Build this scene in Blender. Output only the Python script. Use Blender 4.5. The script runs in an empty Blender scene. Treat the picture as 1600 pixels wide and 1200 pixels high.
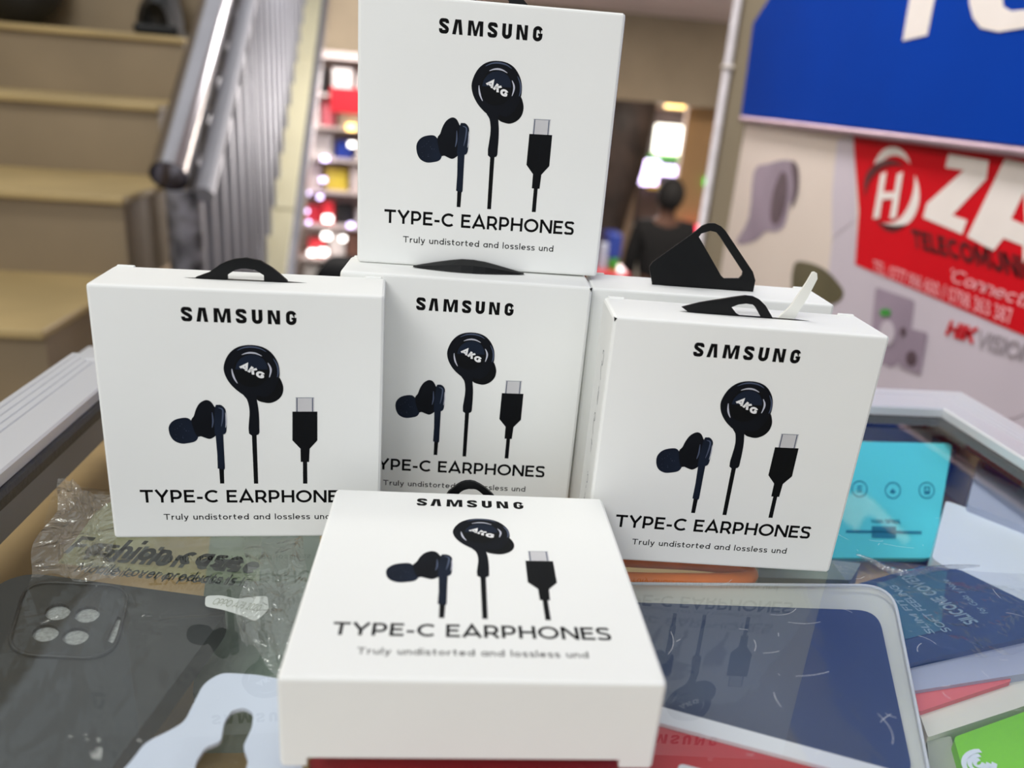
import bpy, bmesh, math, random
from mathutils import Vector, Matrix, geometry
random.seed(7)
C = bpy.context.scene.collection
SC = bpy.context.scene
S = 0.095                       # width of one earphone carton in metres
# ---------------------------------------------------------------- camera
EYE = Vector((0.0, 0.0, 0.15924))
FPX, PITCH, ROLL, YAW = 1197.09, 0.3517, -0.0804, -0.110216
def _cam_axes():
    fwd = Vector((0, math.cos(PITCH), -math.sin(PITCH)))
    up = Vector((0, math.sin(PITCH), math.cos(PITCH)))
    rt = Vector((1, 0, 0))
    r = rt * math.cos(ROLL) - up * math.sin(ROLL)
    u = rt * math.sin(ROLL) + up * math.cos(ROLL)
    Rz = Matrix.Rotation(YAW, 3, 'Z')
    return Rz @ r, Rz @ u, Rz @ fwd
RT, UP, FW = _cam_axes()
cd = bpy.data.cameras.new('camera')
cam = bpy.data.objects.new('camera', cd); C.objects.link(cam)
m3 = Matrix((RT, UP, -FW)).transposed()
cam.matrix_world = Matrix.Translation(EYE) @ m3.to_4x4()
cd.sensor_width = 36.0
cd.lens = FPX / 1600 * 36
cd.clip_start = 0.01; cd.clip_end = 60
cd.dof.use_dof = True; cd.dof.focus_distance = 0.285; cd.dof.aperture_fstop = 7.4
SC.camera = cam
# ---------------------------------------------------------------- world, exposure, main lights
w = bpy.data.worlds.new('World'); SC.world = w; w.use_nodes = True
w.node_tree.nodes['Background'].inputs[0].default_value = (0.93, 0.97, 1.0, 1)
w.node_tree.nodes['Background'].inputs[1].default_value = 0.73
SC.view_settings.view_transform = 'Standard'; SC.view_settings.look = 'None'
SC.view_settings.exposure = 0.08; SC.view_settings.gamma = 1.0
SC.view_settings.use_curve_mapping = False
SC.cycles.max_bounces = 14; SC.cycles.diffuse_bounces = 8; SC.cycles.transparent_max_bounces = 24
def area(name, loc, target, sx, sy, power, col=(1, 1, 1)):
    l = bpy.data.lights.new(name, 'AREA'); l.shape = 'RECTANGLE'; l.size = sx; l.size_y = sy
    l.energy = power; l.color = col
    o = bpy.data.objects.new(name, l); C.objects.link(o); o.location = loc
    o.rotation_euler = (Vector(target) - Vector(loc)).to_track_quat('-Z', 'Y').to_euler()
    return o
area('overhead_light', (-0.70, -0.55, 1.12), (0.02, 0.26, 0.0), 1.1, 0.4, 10.2, (1.0, 0.99, 0.97))
wl_ = area('overhead_light', (0.05, 0.95, 1.42), (0.55, 0.95, 0.05), 1.0, 0.30, 4.4, (1.0, 0.98, 0.96)); wl_.data.spread = 1.25   # added lamp with narrowed spread, only there to brighten the poster wall
area('overhead_light', (1.5, 4.2, 0.78), (1.5, 4.2, -1.0), 1.0, 0.5, 40, (1.0, 0.9, 0.78))
area('corridor_fill_light', (1.9, 8.3, -0.1), (1.4, 4.5, 0.5), 1.4, 0.7, 160, (1.0, 0.94, 0.92))  # added beside the lit far shop to brighten soffit and beam
area('stair_fill_light', (-1.0, 0.9, 1.45), (-0.7, 2.6, -0.2), 0.8, 0.3, 12, (1.0, 0.97, 0.9))  # added fill lamp, brightens the balusters and steps
area('stair_fill_light', (0.05, 2.9, 0.78), (-0.7, 3.2, -0.2), 0.6, 0.3, 17, (1.0, 0.98, 0.97))  # second added fill, lifts the curb tiles
area('shelf_fill_light', (-0.6, 4.9, 0.9), (-0.75, 5.7, -0.4), 0.8, 0.2, 30, (1.0, 0.95, 0.93))  # added fill aimed at the far shelf and its goods

# ---------------------------------------------------------------- helpers
def ray(x, y): return RT * ((x - 800) / FPX) + UP * ((600 - y) / FPX) + FW
def PZ(x, y, z):
    v = ray(x, y); return EYE + v * ((z - EYE.z) / v.z)
def PX(x, y, xx):
    v = ray(x, y); return EYE + v * (xx / v.x)
def PY(x, y, yy):
    v = ray(x, y); return EYE + v * (yy / v.y)
def lin(c):
    c = c / 255.0
    return c / 12.92 if c <= 0.04045 else ((c + 0.055) / 1.055) ** 2.4
def rgb(*c): return (lin(c[0]), lin(c[1]), lin(c[2]), 1)
def mat(name, col, rough=0.5, metal=0.0, var=0.06, scale=30.0, bump=0.0, spec=0.5, col2=None, detail=3.0, stretch=None):
    m = bpy.data.materials.new(name); m.use_nodes = True
    nt = m.node_tree; b = nt.nodes['Principled BSDF']
    b.inputs['Roughness'].default_value = rough; b.inputs['Metallic'].default_value = metal
    b.inputs['Specular IOR Level'].default_value = spec
    tc = nt.nodes.new('ShaderNodeTexCoord'); no = nt.nodes.new('ShaderNodeTexNoise')
    no.inputs['Scale'].default_value = scale; no.inputs['Detail'].default_value = detail
    if stretch:
        mp = nt.nodes.new('ShaderNodeMapping'); mp.inputs['Scale'].default_value = stretch
        nt.links.new(tc.outputs['Object'], mp.inputs[0]); nt.links.new(mp.outputs[0], no.inputs['Vector'])
    else:
        nt.links.new(tc.outputs['Object'], no.inputs['Vector'])
    rp = nt.nodes.new('ShaderNodeValToRGB')
    c1 = tuple(max(0, k * (1 - var)) for k in col[:3]) + (1,)
    c2 = col2 if col2 else tuple(min(1, k * (1 + var)) for k in col[:3]) + (1,)
    if col2: c1 = col
    rp.color_ramp.elements[0].color = c1; rp.color_ramp.elements[1].color = c2
    rp.color_ramp.elements[0].position = 0.35; rp.color_ramp.elements[1].position = 0.65
    nt.links.new(no.outputs['Fac'], rp.inputs[0]); nt.links.new(rp.outputs[0], b.inputs['Base Color'])
    if bump:
        bp = nt.nodes.new('ShaderNodeBump'); bp.inputs['Strength'].default_value = bump; bp.inputs['Distance'].default_value = 0.002
        nt.links.new(no.outputs['Fac'], bp.inputs['Height']); nt.links.new(bp.outputs[0], b.inputs['Normal'])
    return m
def emit(name, col, strength):
    m = bpy.data.materials.new(name); m.use_nodes = True
    b = m.node_tree.nodes['Principled BSDF']
    b.inputs['Base Color'].default_value = col
    b.inputs['Emission Color'].default_value = col; b.inputs['Emission Strength'].default_value = strength
    return m
def clear(name, r0=0.05, tint=(0.97, 0.985, 0.98, 1), rough=0.02, bump=0.0, scale=60.0, milk=0.0, milkcol=(0.9, 0.9, 0.9, 1), power=5.0, dist=0.002):
    """thin clear sheet: mirror part grows towards grazing angles, rest passes straight through"""
    m = bpy.data.materials.new(name); m.use_nodes = True
    nt = m.node_tree; nt.nodes.clear(); N = nt.nodes.new; L = nt.links.new
    out = N('ShaderNodeOutputMaterial'); tr = N('ShaderNodeBsdfTransparent'); tr.inputs[0].default_value = tint
    gl = N('ShaderNodeBsdfGlossy'); gl.inputs['Roughness'].default_value = rough; gl.inputs[0].default_value = (1, 1, 1, 1)
    ge = N('ShaderNodeNewGeometry'); dt = N('ShaderNodeVectorMath'); dt.operation = 'DOT_PRODUCT'
    nsrc = ge.outputs['Normal']
    if bump:
        tc = N('ShaderNodeTexCoord'); no = N('ShaderNodeTexNoise'); no.inputs['Scale'].default_value = scale
        no.inputs['Detail'].default_value = 2.5; no.inputs['Distortion'].default_value = 1.2
        L(tc.outputs['Object'], no.inputs['Vector'])
        bp = N('ShaderNodeBump'); bp.inputs['Strength'].default_value = bump; bp.inputs['Distance'].default_value = dist
        L(no.outputs['Fac'], bp.inputs['Height']); L(bp.outputs[0], gl.inputs['Normal']); nsrc = bp.outputs[0]
    L(nsrc, dt.inputs[0]); L(ge.outputs['Incoming'], dt.inputs[1])
    ab = N('ShaderNodeMath'); ab.operation = 'ABSOLUTE'; L(dt.outputs['Value'], ab.inputs[0])
    su = N('ShaderNodeMath'); su.operation = 'SUBTRACT'; su.inputs[0].default_value = 1.0; L(ab.outputs[0], su.inputs[1])
    pw = N('ShaderNodeMath'); pw.operation = 'POWER'; pw.inputs[1].default_value = power; L(su.outputs[0], pw.inputs[0])
    ml = N('ShaderNodeMath'); ml.operation = 'MULTIPLY_ADD'; ml.inputs[1].default_value = 1 - r0; ml.inputs[2].default_value = r0
    L(pw.outputs[0], ml.inputs[0])
    mx = N('ShaderNodeMixShader'); L(ml.outputs[0], mx.inputs[0])
    if milk:
        df = N('ShaderNodeBsdfDiffuse'); df.inputs[0].default_value = milkcol
        m2 = N('ShaderNodeMixShader'); m2.inputs[0].default_value = milk
        L(tr.outputs[0], m2.inputs[1]); L(df.outputs[0], m2.inputs[2]); L(m2.outputs[0], mx.inputs[1])
    else:
        L(tr.outputs[0], mx.inputs[1])
    L(gl.outputs[0], mx.inputs[2]); L(mx.outputs[0], out.inputs[0])
    return m
def obj(name, bm, mats, parent=None, smooth=False):
    me = bpy.data.meshes.new(name); bm.normal_update(); bm.to_mesh(me); bm.free()
    for mm in (mats if isinstance(mats, (list, tuple)) else [mats]): me.materials.append(mm)
    if smooth:
        for p in me.polygons: p.use_smooth = True
    o = bpy.data.objects.new(name, me); C.objects.link(o)
    if parent: o.parent = parent
    return o
def tag(o, label=None, cat=None, group=None, kind=None):
    if label: o['label'] = label
    if cat: o['category'] = cat
    if group: o['group'] = group
    if kind: o['kind'] = kind
    return o
def thing(name, label, cat, loc=(0, 0, 0), rot=(0, 0, 0), group=None):
    o = bpy.data.objects.new(name, None); C.objects.link(o); o.empty_display_size = 0.02
    o.location = loc; o.rotation_euler = rot
    return tag(o, label, cat, group)
def struct(name, bm, m, label=None):
    o = obj(name, bm, m); o['kind'] = 'structure'
    if label: o['label'] = label
    return o
def box(bm, x0, x1, y0, y1, z0, z1, bev=0.0, seg=2, mi=0):
    r = bmesh.ops.create_cube(bm, size=1.0)
    for v in r['verts']:
        v.co = Vector(((x0 + x1) / 2 + v.co.x * (x1 - x0), (y0 + y1) / 2 + v.co.y * (y1 - y0), (z0 + z1) / 2 + v.co.z * (z1 - z0)))
    fs = set(f for v in r['verts'] for f in v.link_faces)
    for f in fs: f.material_index = mi
    if bev:
        es = set(e for v in r['verts'] for e in v.link_edges)
        bmesh.ops.bevel(bm, geom=list(es), offset=bev, segments=seg, affect='EDGES', profile=0.5)
    return bm
def BX(*a, **k): return box(bmesh.new(), *a, **k)
def tube(bm, pts, rad, n=12, cap=True, mi=0):
    pts = [Vector(p) for p in pts]; rings = []
    for i, p in enumerate(pts):
        t = (pts[min(i + 1, len(pts) - 1)] - pts[max(i - 1, 0)]).normalized()
        a = t.orthogonal().normalized() if abs(t.z) > 0.95 else t.cross(Vector((0, 0, 1))).normalized()
        b = t.cross(a).normalized(); r = rad[i] if isinstance(rad, (list, tuple)) else rad
        rings.append([bm.verts.new(p + a * math.cos(2 * math.pi * k / n) * r + b * math.sin(2 * math.pi * k / n) * r) for k in range(n)])
    for i in range(len(rings) - 1):
        for k in range(n):
            f = bm.faces.new((rings[i][k], rings[i][(k + 1) % n], rings[i + 1][(k + 1) % n], rings[i + 1][k])); f.material_index = mi; f.smooth = True
    if cap:
        for r in (rings[0], rings[-1]):
            try:
                f = bm.faces.new(r); f.material_index = mi
            except ValueError: pass
    return bm
def poly(bm, pts, holes=(), mi=0):
    """flat filled outline (concave allowed) from 3-D points"""
    loops = [[Vector(p) for p in pts]] + [[Vector(p) for p in h] for h in holes]
    flat = [p for l in loops for p in l]
    vs = [bm.verts.new(p) for p in flat]
    for t in geometry.tessellate_polygon(loops):
        try:
            f = bm.faces.new([vs[i] for i in t]); f.material_index = mi
        except ValueError: pass
    return vs
def prism(bm, pts, d, holes=(), mi=0, taper=None):
    """outline pushed along vector d into a solid; taper = (centre, factor) shrinks the far side"""
    d = Vector(d)
    def far(p):
        p = Vector(p)
        if taper: p = Vector(taper[0]) + (p - Vector(taper[0])) * taper[1]
        return p + d
    for lp, off in ((0, False), (1, True)):
        f = (lambda p: far(p)) if off else (lambda p: Vector(p))
        poly(bm, [f(p) for p in pts], [[f(p) for p in h] for h in holes], mi)
    for l in [pts] + list(holes):
        n = len(l); a = [bm.verts.new(Vector(p)) for p in l]; b = [bm.verts.new(far(p)) for p in l]
        for i in range(n):
            f = bm.faces.new((a[i], a[(i + 1) % n], b[(i + 1) % n], b[i])); f.material_index = mi
    bmesh.ops.remove_doubles(bm, verts=bm.verts[:], dist=1e-7)
    bmesh.ops.recalc_face_normals(bm, faces=bm.faces[:])
    return bm
def smooth_loop(pts, k=4, closed=True):
    out = []; n = len(pts)
    P = [Vector((*p, 0)) if len(p) == 2 else Vector(p) for p in pts]
    rng = range(n) if closed else range(n - 1)
    for i in rng:
        if closed: p0, p1, p2, p3 = P[i - 1], P[i], P[(i + 1) % n], P[(i + 2) % n]
        else: p0, p1, p2, p3 = P[max(i - 1, 0)], P[i], P[i + 1], P[min(i + 2, n - 1)]
        for j in range(k):
            t = j / k
            out.append(0.5 * ((2 * p1) + (p2 - p0) * t + (2 * p0 - 5 * p1 + 4 * p2 - p3) * t * t + (3 * p1 - p0 - 3 * p2 + p3) * t ** 3))
    if not closed: out.append(P[-1])
    return out
def rround(pts, r, n=5):
    """round the corners of an outline (3-D points)"""
    out = []; N = len(pts)
    for i in range(N):
        p = Vector(pts[i]); a = Vector(pts[i - 1]); b = Vector(pts[(i + 1) % N])
        rr = r[i] if isinstance(r, (list, tuple)) else r
        if rr == 0: out.append(p); continue
        da = (a - p); db = (b - p); q = min(rr, da.length * .45, db.length * .45)
        s = p + da.normalized() * q; e = p + db.normalized() * q
        for k in range(n + 1):
            t = k / n; out.append(s * (1 - t) ** 2 + p * 2 * t * (1 - t) + e * t * t)
    return out
# ---------------------------------------------------------------- stroke lettering
def arc(cx, cy, rx, ry, a0, a1, n=14):
    return [(cx + rx * math.cos(math.radians(a0 + (a1 - a0) * i / n)), cy + ry * math.sin(math.radians(a0 + (a1 - a0) * i / n))) for i in range(n + 1)]
def spl(pts): return [(p.x, p.y) for p in smooth_loop(pts, 5, False)]
def S_(w, H, h):
    return spl([(w - h * 1.0, H * .80), (w * .78, H - h * 1.05), (w * .5, H - h), (w * .22, H - h * 1.15), (h, H * .745), (w * .24, H * .57), (w * .5, H * .51), (w * .78, H * .44), (w - h, H * .265), (w * .78, h * 1.15), (w * .5, h), (w * .2, h * 1.05), (h * .8, H * .19)])
def glyph(c, h):
    x = .70
    if c == 'T': return .84, [[(0, 1 - h), (.84, 1 - h)], [(.42, 1 - h), (.42, 0)]]
    if c == 'Y': return .88, [[(h * .7, 1), (.44, .42), (.88 - h * .7, 1)], [(.44, .46), (.44, 0)]]
    if c in 'PRB':
        y0 = .36; cy = (1 - h + y0) / 2; ry = (1 - h - y0) / 2
        st = [[(h, 0), (h, 1)], [(h, 1 - h), (.40, 1 - h)] + arc(.40, cy, .74 - h - .40, ry, 90, -90) + [(h, y0)]]
        if c == 'R': st.append([(.44, y0), (.78 - h * .7, 0)]); return .78, st
        if c == 'B': st.append([(h, h), (.42, h)] + arc(.42, (h + y0) / 2, .78 - h - .42, (y0 - h) / 2, -90, 90)); return .78, st
        return .76, st
    if c == 'E': return .70, [[(h, 0), (h, 1)], [(h, 1 - h), (.68, 1 - h)], [(h, .52), (.62, .52)], [(h, h), (.70, h)]]
    if c == 'F': return .66, [[(h, 0), (h, 1)], [(h, 1 - h), (.66, 1 - h)], [(h, .48), (.60, .48)]]
    if c == 'L': return .62, [[(h, 0), (h, 1)], [(h, h), (.62, h)]]
    if c == 'I': return 2 * h, [[(h, 0), (h, 1)]]
    if c == '-': return .42, [[(.02, .37), (.40, .37)]]
    if c == 'C': return .92, [arc(.53, .5, .53 - h, .5 - h, 48, 312, 24)]
    if c == 'O': return 1.08, [arc(.54, .5, .54 - h, .5 - h, 0, 360, 32)]
    if c == '0': return .70, [arc(.35, .5, .35 - h, .5 - h, 0, 360, 24)]
    if c == 'G': return .98, [arc(.53, .5, .53 - h, .5 - h, 48, 335, 24) + [(.96 - h, .5), (.56, .5)]]
    if c == 'A': return .98, [[(h * .7, 0), (.49, 1 - h * .4), (.98 - h * .7, 0)], [(.2, .25), (.78, .25)]]
    if c == 'H': return .86, [[(h, 0), (h, 1)], [(.86 - h, 0), (.86 - h, 1)], [(h, .5), (.86 - h, .5)]]
    if c == 'N': return .90, [[(h, 0), (h, 1)], [(.90 - h, 0), (.90 - h, 1)], [(h * 1.1, 1 - h * .3), (.90 - h * 1.1, h * .3)]]
    if c == 'M': return 1.06, [[(h, 0), (h, 1)], [(1.06 - h, 0), (1.06 - h, 1)], [(h, 1 - h * .3), (.53, .25), (1.06 - h, 1 - h * .3)]]
    if c == 'S': return .72, [S_(.72, 1, h)]
    if c == 'K': return .84, [[(h, 0), (h, 1)], [(.80 - h * .7, 1), (h, .34)], [(.34, .60), (.84 - h * .7, 0)]]
    if c == 'U': return .84, [[(h, 1), (h, .38)] + arc(.42, .40, .42 - h, .40 - h, 180, 360) + [(.84 - h, 1)]]
    if c == 'V': return .90, [[(h * .7, 1), (.45, h * .4), (.90 - h * .7, 1)]]
    if c == 'Z': return .76, [[(.02, 1 - h), (.72 - h * .3, 1 - h), (h * 1.2, h), (.76, h)]]
    if c == '1': return .36, [[(.0, .82), (.26 - h, 1 - h), (.26 - h * .6, 0)]]
    if c == '2': return .64, [spl([(h, .72), (.16, .92 - h * .4), (.32, 1 - h), (.52, .9), (.58 - h * .4, .68), (.44, .42), (h, h)]) + [(.64, h)]]
    if c == '3': return .62, [spl([(h, .84), (.3, 1 - h), (.56 - h * .3, .76), (.3, .54), (.6 - h * .4, .3), (.3, h), (h * .6, .16)])]
    if c == '4': return .70, [[(.44, 1), (.06, .28), (.70, .28)], [(.50, .5), (.50, 0)]]
    if c in '69':
        st = [arc(.33, .33, .33 - h, .33 - h, 0, 360, 20), spl([(h, .34), (.12, .66), (.3, .9), (.52, 1 - h)])]
        if c == '9': st = [[(.66 - a, 1 - b) for a, b in s] for s in st]
        return .66, st
    if c == '7': return .62, [[(.0, 1 - h), (.56, 1 - h), (.2, 0)]]
    if c == '8': return .66, [arc(.33, .74, .27 - h, .26 - h, 0, 360, 18), arc(.33, .27, .33 - h, .27 - h, 0, 360, 18)]
    if c == '/': return .42, [[(.02, -.05), (.40, 1.05)]]
    if c == ':': return .2, [[(.1, h * .2), (.1, h * 2.2)], [(.1, .55), (.1, .55 + h * 2)]]
    if c == ' ': return .30, []
    if c == "'": return .2, [[(.1, .75), (.1, 1)]]
    # lower case
    if c in 'adbpqgo':
        ci = arc(.33, x / 2, .33 - h, x / 2 - h, 0, 360, 22); W = .66
        st = {'o': [], 'a': [[(W - h, 0), (W - h, x)]], 'd': [[(W - h, 0), (W - h, 1.04)]], 'b': [[(h, 0), (h, 1.04)]],
              'p': [[(h, -.26), (h, x)]], 'q': [[(W - h, -.26), (W - h, x)]],
              'g': [[(W - h, x), (W - h, -.02)] + arc(.33, -.02, .33 - h, .22, 0, -150, 10)]}[c]
        return W, [ci] + st
    if c in 'nh': return .58, [[(h, 0), (h, x if c == 'n' else 1.04)], arc(.29, x - .29, .29 - h, .29 - h, 180, 0, 12) + [(.58 - h, 0)]]
    if c == 'm': return .94, [[(h, 0), (h, x)], arc(.26, x - .26, .26 - h, .26 - h, 180, 0, 10) + [(.52 - h, 0)], arc(.26 + .52 - 2 * h, x - .26, .26 - h, .26 - h, 180, 0, 10) + [(1.04 - 3 * h, 0)]]
    if c == 'u': return .58, [[(h, x), (h, .29)] + arc(.29, .29, .29 - h, .29 - h, 180, 360, 12), [(.58 - h, x), (.58 - h, 0)]]
    if c == 'r': return .38, [[(h, 0), (h, x)], arc(.36, x - .33, .36 - h, .33 - h, 180, 88, 8)]
    if c == 'l': return 2 * h, [[(h, 0), (h, 1.04)]]
    if c == 'i': return 2 * h, [[(h, 0), (h, x)], [(h, x + .16), (h, x + .16 + 2.2 * h)]]
    if c == 's': return .50, [S_(.50, x, h)]
    if c == 't': return .42, [[(.17, .92), (.17, .2)] + arc(.17 + .16, .2, .16, .2 - h, 180, 290, 8), [(.0, x - h), (.40, x - h)]]
    if c == 'f': return .40, [[(.15, 0), (.15, .8)] + arc(.15 + .17, .8, .17, .24 - h, 180, 80, 8), [(.0, x - h), (.36, x - h)]]
    if c == 'e': return .66, [arc(.33, x / 2, .33 - h, x / 2 - h, 0, 318, 20), [(h, x / 2), (.66 - h * .6, x / 2)]]
    if c == 'c': return .58, [arc(.33, x / 2, .33 - h, x / 2 - h, 50, 310, 18)]
    if c == 'v': return .60, [[(h * .7, x), (.30, h * .4), (.60 - h * .7, x)]]
    if c == 'y': return .60, [[(h * .7, x), (.30, .05)], [(.60 - h * .7, x), (.24, -.2), (.05, -.24)]]
    if c == 'k': return .58, [[(h, 0), (h, 1.04)], [(.54, x), (h, .22)], [(.22, .4), (.56, 0)]]
    return .5, []
def stroke(bm, pts, w, fn, mi=0):
    P = []
    for p in pts:
        if not P or (abs(p[0] - P[-1][0]) + abs(p[1] - P[-1][1])) > 1e-6: P.append((p[0], p[1]))
    n = len(P)
    if n < 2: return
    closed = abs(P[0][0] - P[-1][0]) + abs(P[0][1] - P[-1][1]) < 1e-6
    if closed: P = P[:-1]; n -= 1
    L = []; R = []
    for i in range(n):
        a = P[i - 1] if (i > 0 or closed) else None
        b = P[(i + 1) % n] if (i < n - 1 or closed) else None
        def nrm(p, q):
            dx, dy = q[0] - p[0], q[1] - p[1]; l = math.hypot(dx, dy) or 1; return (-dy / l, dx / l)
        if a is None: nx, ny = nrm(P[i], b); k = 1
        elif b is None: nx, ny = nrm(a, P[i]); k = 1
        else:
            n1 = nrm(a, P[i]); n2 = nrm(P[i], b); sx, sy = n1[0] + n2[0], n1[1] + n2[1]
            l = math.hypot(sx, sy) or 1; nx, ny = sx / l, sy / l
            k = 1 / max(.45, nx * n1[0] + ny * n1[1])
        L.append((P[i][0] + nx * w / 2 * k, P[i][1] + ny * w / 2 * k)); R.append((P[i][0] - nx * w / 2 * k, P[i][1] - ny * w / 2 * k))
    lv = [bm.verts.new(fn(*p)) for p in L]; rv = [bm.verts.new(fn(*p)) for p in R]
    for i in range(n if closed else n - 1):
        j = (i + 1) % n
        f = bm.faces.new((lv[i], rv[i], rv[j], lv[j])); f.material_index = mi
def text(bm, s, wgt, fn, width=None, track=.12, height=1.0, slant=0.0, mi=0):
    """letters with cap height `height`, fitted to `width`; fn maps (x, y) to a 3-D point"""
    h = wgt / 2; x = 0; items = []
    for c in s:
        a, st = glyph(c, h); items.append((x, st)); x += a + track
    tot = x - track; kx = (width / tot) if width else height
    for ox, st in items:
        for p in st:
            stroke(bm, [(q[0] + ox, q[1]) for q in p], wgt, lambda a, b: fn((a + slant * b) * kx, b * height), mi)
def plane_map(o, ux, uy):
    o, ux, uy = Vector(o), Vector(ux).normalized(), Vector(uy).normalized()
    return lambda a, b: o + ux * a + uy * b
def px_text(bm, s, wgt, p0, p1, ptop, track=.12, slant=0.0, lift=None, mi=0):
    """lettering from baseline start p0 to baseline end p1, ptop above the start"""
    p0, p1, ptop = Vector(p0), Vector(p1), Vector(ptop)
    ux = (p1 - p0); wd = ux.length; ux.normalize(); up = ptop - p0; up = up - ux * up.dot(ux); hgt = up.length
    if lift: p0 = p0 + Vector(lift)
    text(bm, s, wgt, plane_map(p0, ux, up), wd, track, hgt, slant, mi)
# ---------------------------------------------------------------- materials
M = {}
M['card'] = mat('white_card', rgb(241, 242, 239), .6, var=.012, scale=18, spec=.15)
M['ink'] = mat('black_ink', rgb(7, 7, 8), .6, var=.1, spec=.12)
M['thin_ink'] = mat('grey_black_ink', rgb(24, 24, 24), .6, var=.1, spec=.12)
M['navy'] = mat('navy_print', rgb(9, 13, 21), .55, var=.25, scale=60, spec=.15)
M['navy2'] = mat('blue_navy_print', rgb(19, 28, 44), .55, var=.3, scale=50, spec=.15)
M['navy3'] = mat('black_navy_print', rgb(6, 8, 12), .55, var=.2, scale=50, spec=.15)
M['gleam'] = mat('pale_grey_print', rgb(190, 192, 205), .4, var=.06, scale=90)
M['gleam2'] = mat('slate_print', rgb(66, 78, 104), .4, var=.1, scale=90)
M['silver'] = mat('silver_print', rgb(205, 204, 206), .4, var=.04, scale=90)
M['white_ink'] = mat('white_ink', rgb(240, 240, 240), .4, var=.02)
M['pen'] = mat('blue_grey_pen', rgb(96, 100, 108), .6, var=.3, scale=300)
M['hanger'] = mat('black_plastic', rgb(8, 9, 11), .42, var=.15, scale=80, spec=.25)
M['slot'] = mat('slot_shadow_card', rgb(70, 68, 64), .8)
M['strip'] = mat('white_nylon', rgb(238, 238, 230), .35, var=.02)
M['alu'] = mat('white_aluminium', rgb(214, 216, 220), .34, .25, var=.03, scale=14, stretch=(1, .05, 1))
M['gasket'] = mat('black_rubber', rgb(24, 25, 27), .7, var=.5, scale=400, bump=.3)
M['side'] = mat('dark_grey_panel', rgb(122, 125, 132), .5, var=.08, scale=20)
M['tan'] = mat('tan_board', rgb(168, 140, 92), .6, var=.16, scale=9)
M['glass'] = clear('counter_glass', .06, (.955, .98, .975, 1), .012)
M['film'] = clear('clear_film', .025, (.98, .985, .98, 1), .09, bump=.5, scale=55, milk=.008, dist=.003)
M['film_c'] = clear('crumpled_clear_film', .12, (.95, .955, .95, 1), .13, bump=1.0, scale=75, milk=.07, dist=.004)
M['film2'] = clear('smooth_clear_film', .08, (.95, .955, .95, 1), .09, bump=.5, scale=26, milk=.05, dist=.004)
M['shell'] = clear('clear_blister', .045, (.96, .97, .975, 1), .05, bump=.10, scale=40, milk=.025)
M['scratch'] = mat('pale_fibre', rgb(225, 228, 230), .6)

# ---------------------------------------------------------------- setting
def quad(pts):
    bm = bmesh.new(); bm.faces.new([bm.verts.new(p) for p in pts]); return bm
M['floor'] = mat('grey_floor_tile', rgb(120, 114, 106), .35, var=.1, scale=4)
M['beige'] = mat('olive_beige_wall', rgb(150, 138, 116), .75, var=.06, scale=3)
M['soffit'] = mat('mauve_white_soffit', rgb(226, 212, 214), .8, var=.04, scale=2)
M['brown'] = mat('taupe_wall', rgb(164, 149, 126), .8, var=.1, scale=2)
M['orange_wall'] = mat('amber_wall', rgb(176, 140, 98), .7, var=.1, scale=2)
M['ceil'] = mat('white_ceiling', rgb(225, 224, 220), .8, var=.02, scale=3)
struct('floor', BX(-2.3, .62, -1.2, 3.0, -1.06, -1.0), M['floor'])
struct('floor', BX(-2.3, 4.0, 3.0, 9.0, -1.91, -1.85), M['floor'])
struct('wall_right', BX(.55, .62, -.6, 1.57, -1.0, 1.5), M['beige'])
struct('wall_left', BX(-2.36, -2.3, -1.2, 9.0, -1.9, 3.2), M['brown'])
struct('wall_back', BX(-2.3, 4.0, 9.0, 9.06, -1.9, 3.2), M['brown'])
struct('wall_corridor', BX(4.0, 4.06, 1.57, 9.0, -1.9, 1.5), M['brown'])
bm = BX(-.62, .62, .35, 1.9, 1.50, 1.54); struct('ceiling', bm, M['ceil'])
struct('ceiling', BX(-.2, 4.0, 1.9, 9.0, .82, .88), M['soffit'])
struct('trim_ceiling', BX(-.2, .62, 1.86, 1.9, .82, 1.54), M['soffit'])
pa, pb = PY(960, 30, 6.0), PY(1140, 165, 6.0)
struct('trim_beam', BX(.3, 2.6, 6.0, 6.3, .23, .82), M['brown'])
pa, pb = PY(1083, 170, 6.2), PY(1140, 430, 6.2)
struct('wall_amber', BX(pa.x, 3.2, 6.32, 6.40, -1.85, .82), M['orange_wall'])
struct('wall_shop', BX(-1.6, .35, 6.3, 6.36, -1.85, 3.0), M['brown'])

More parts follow.
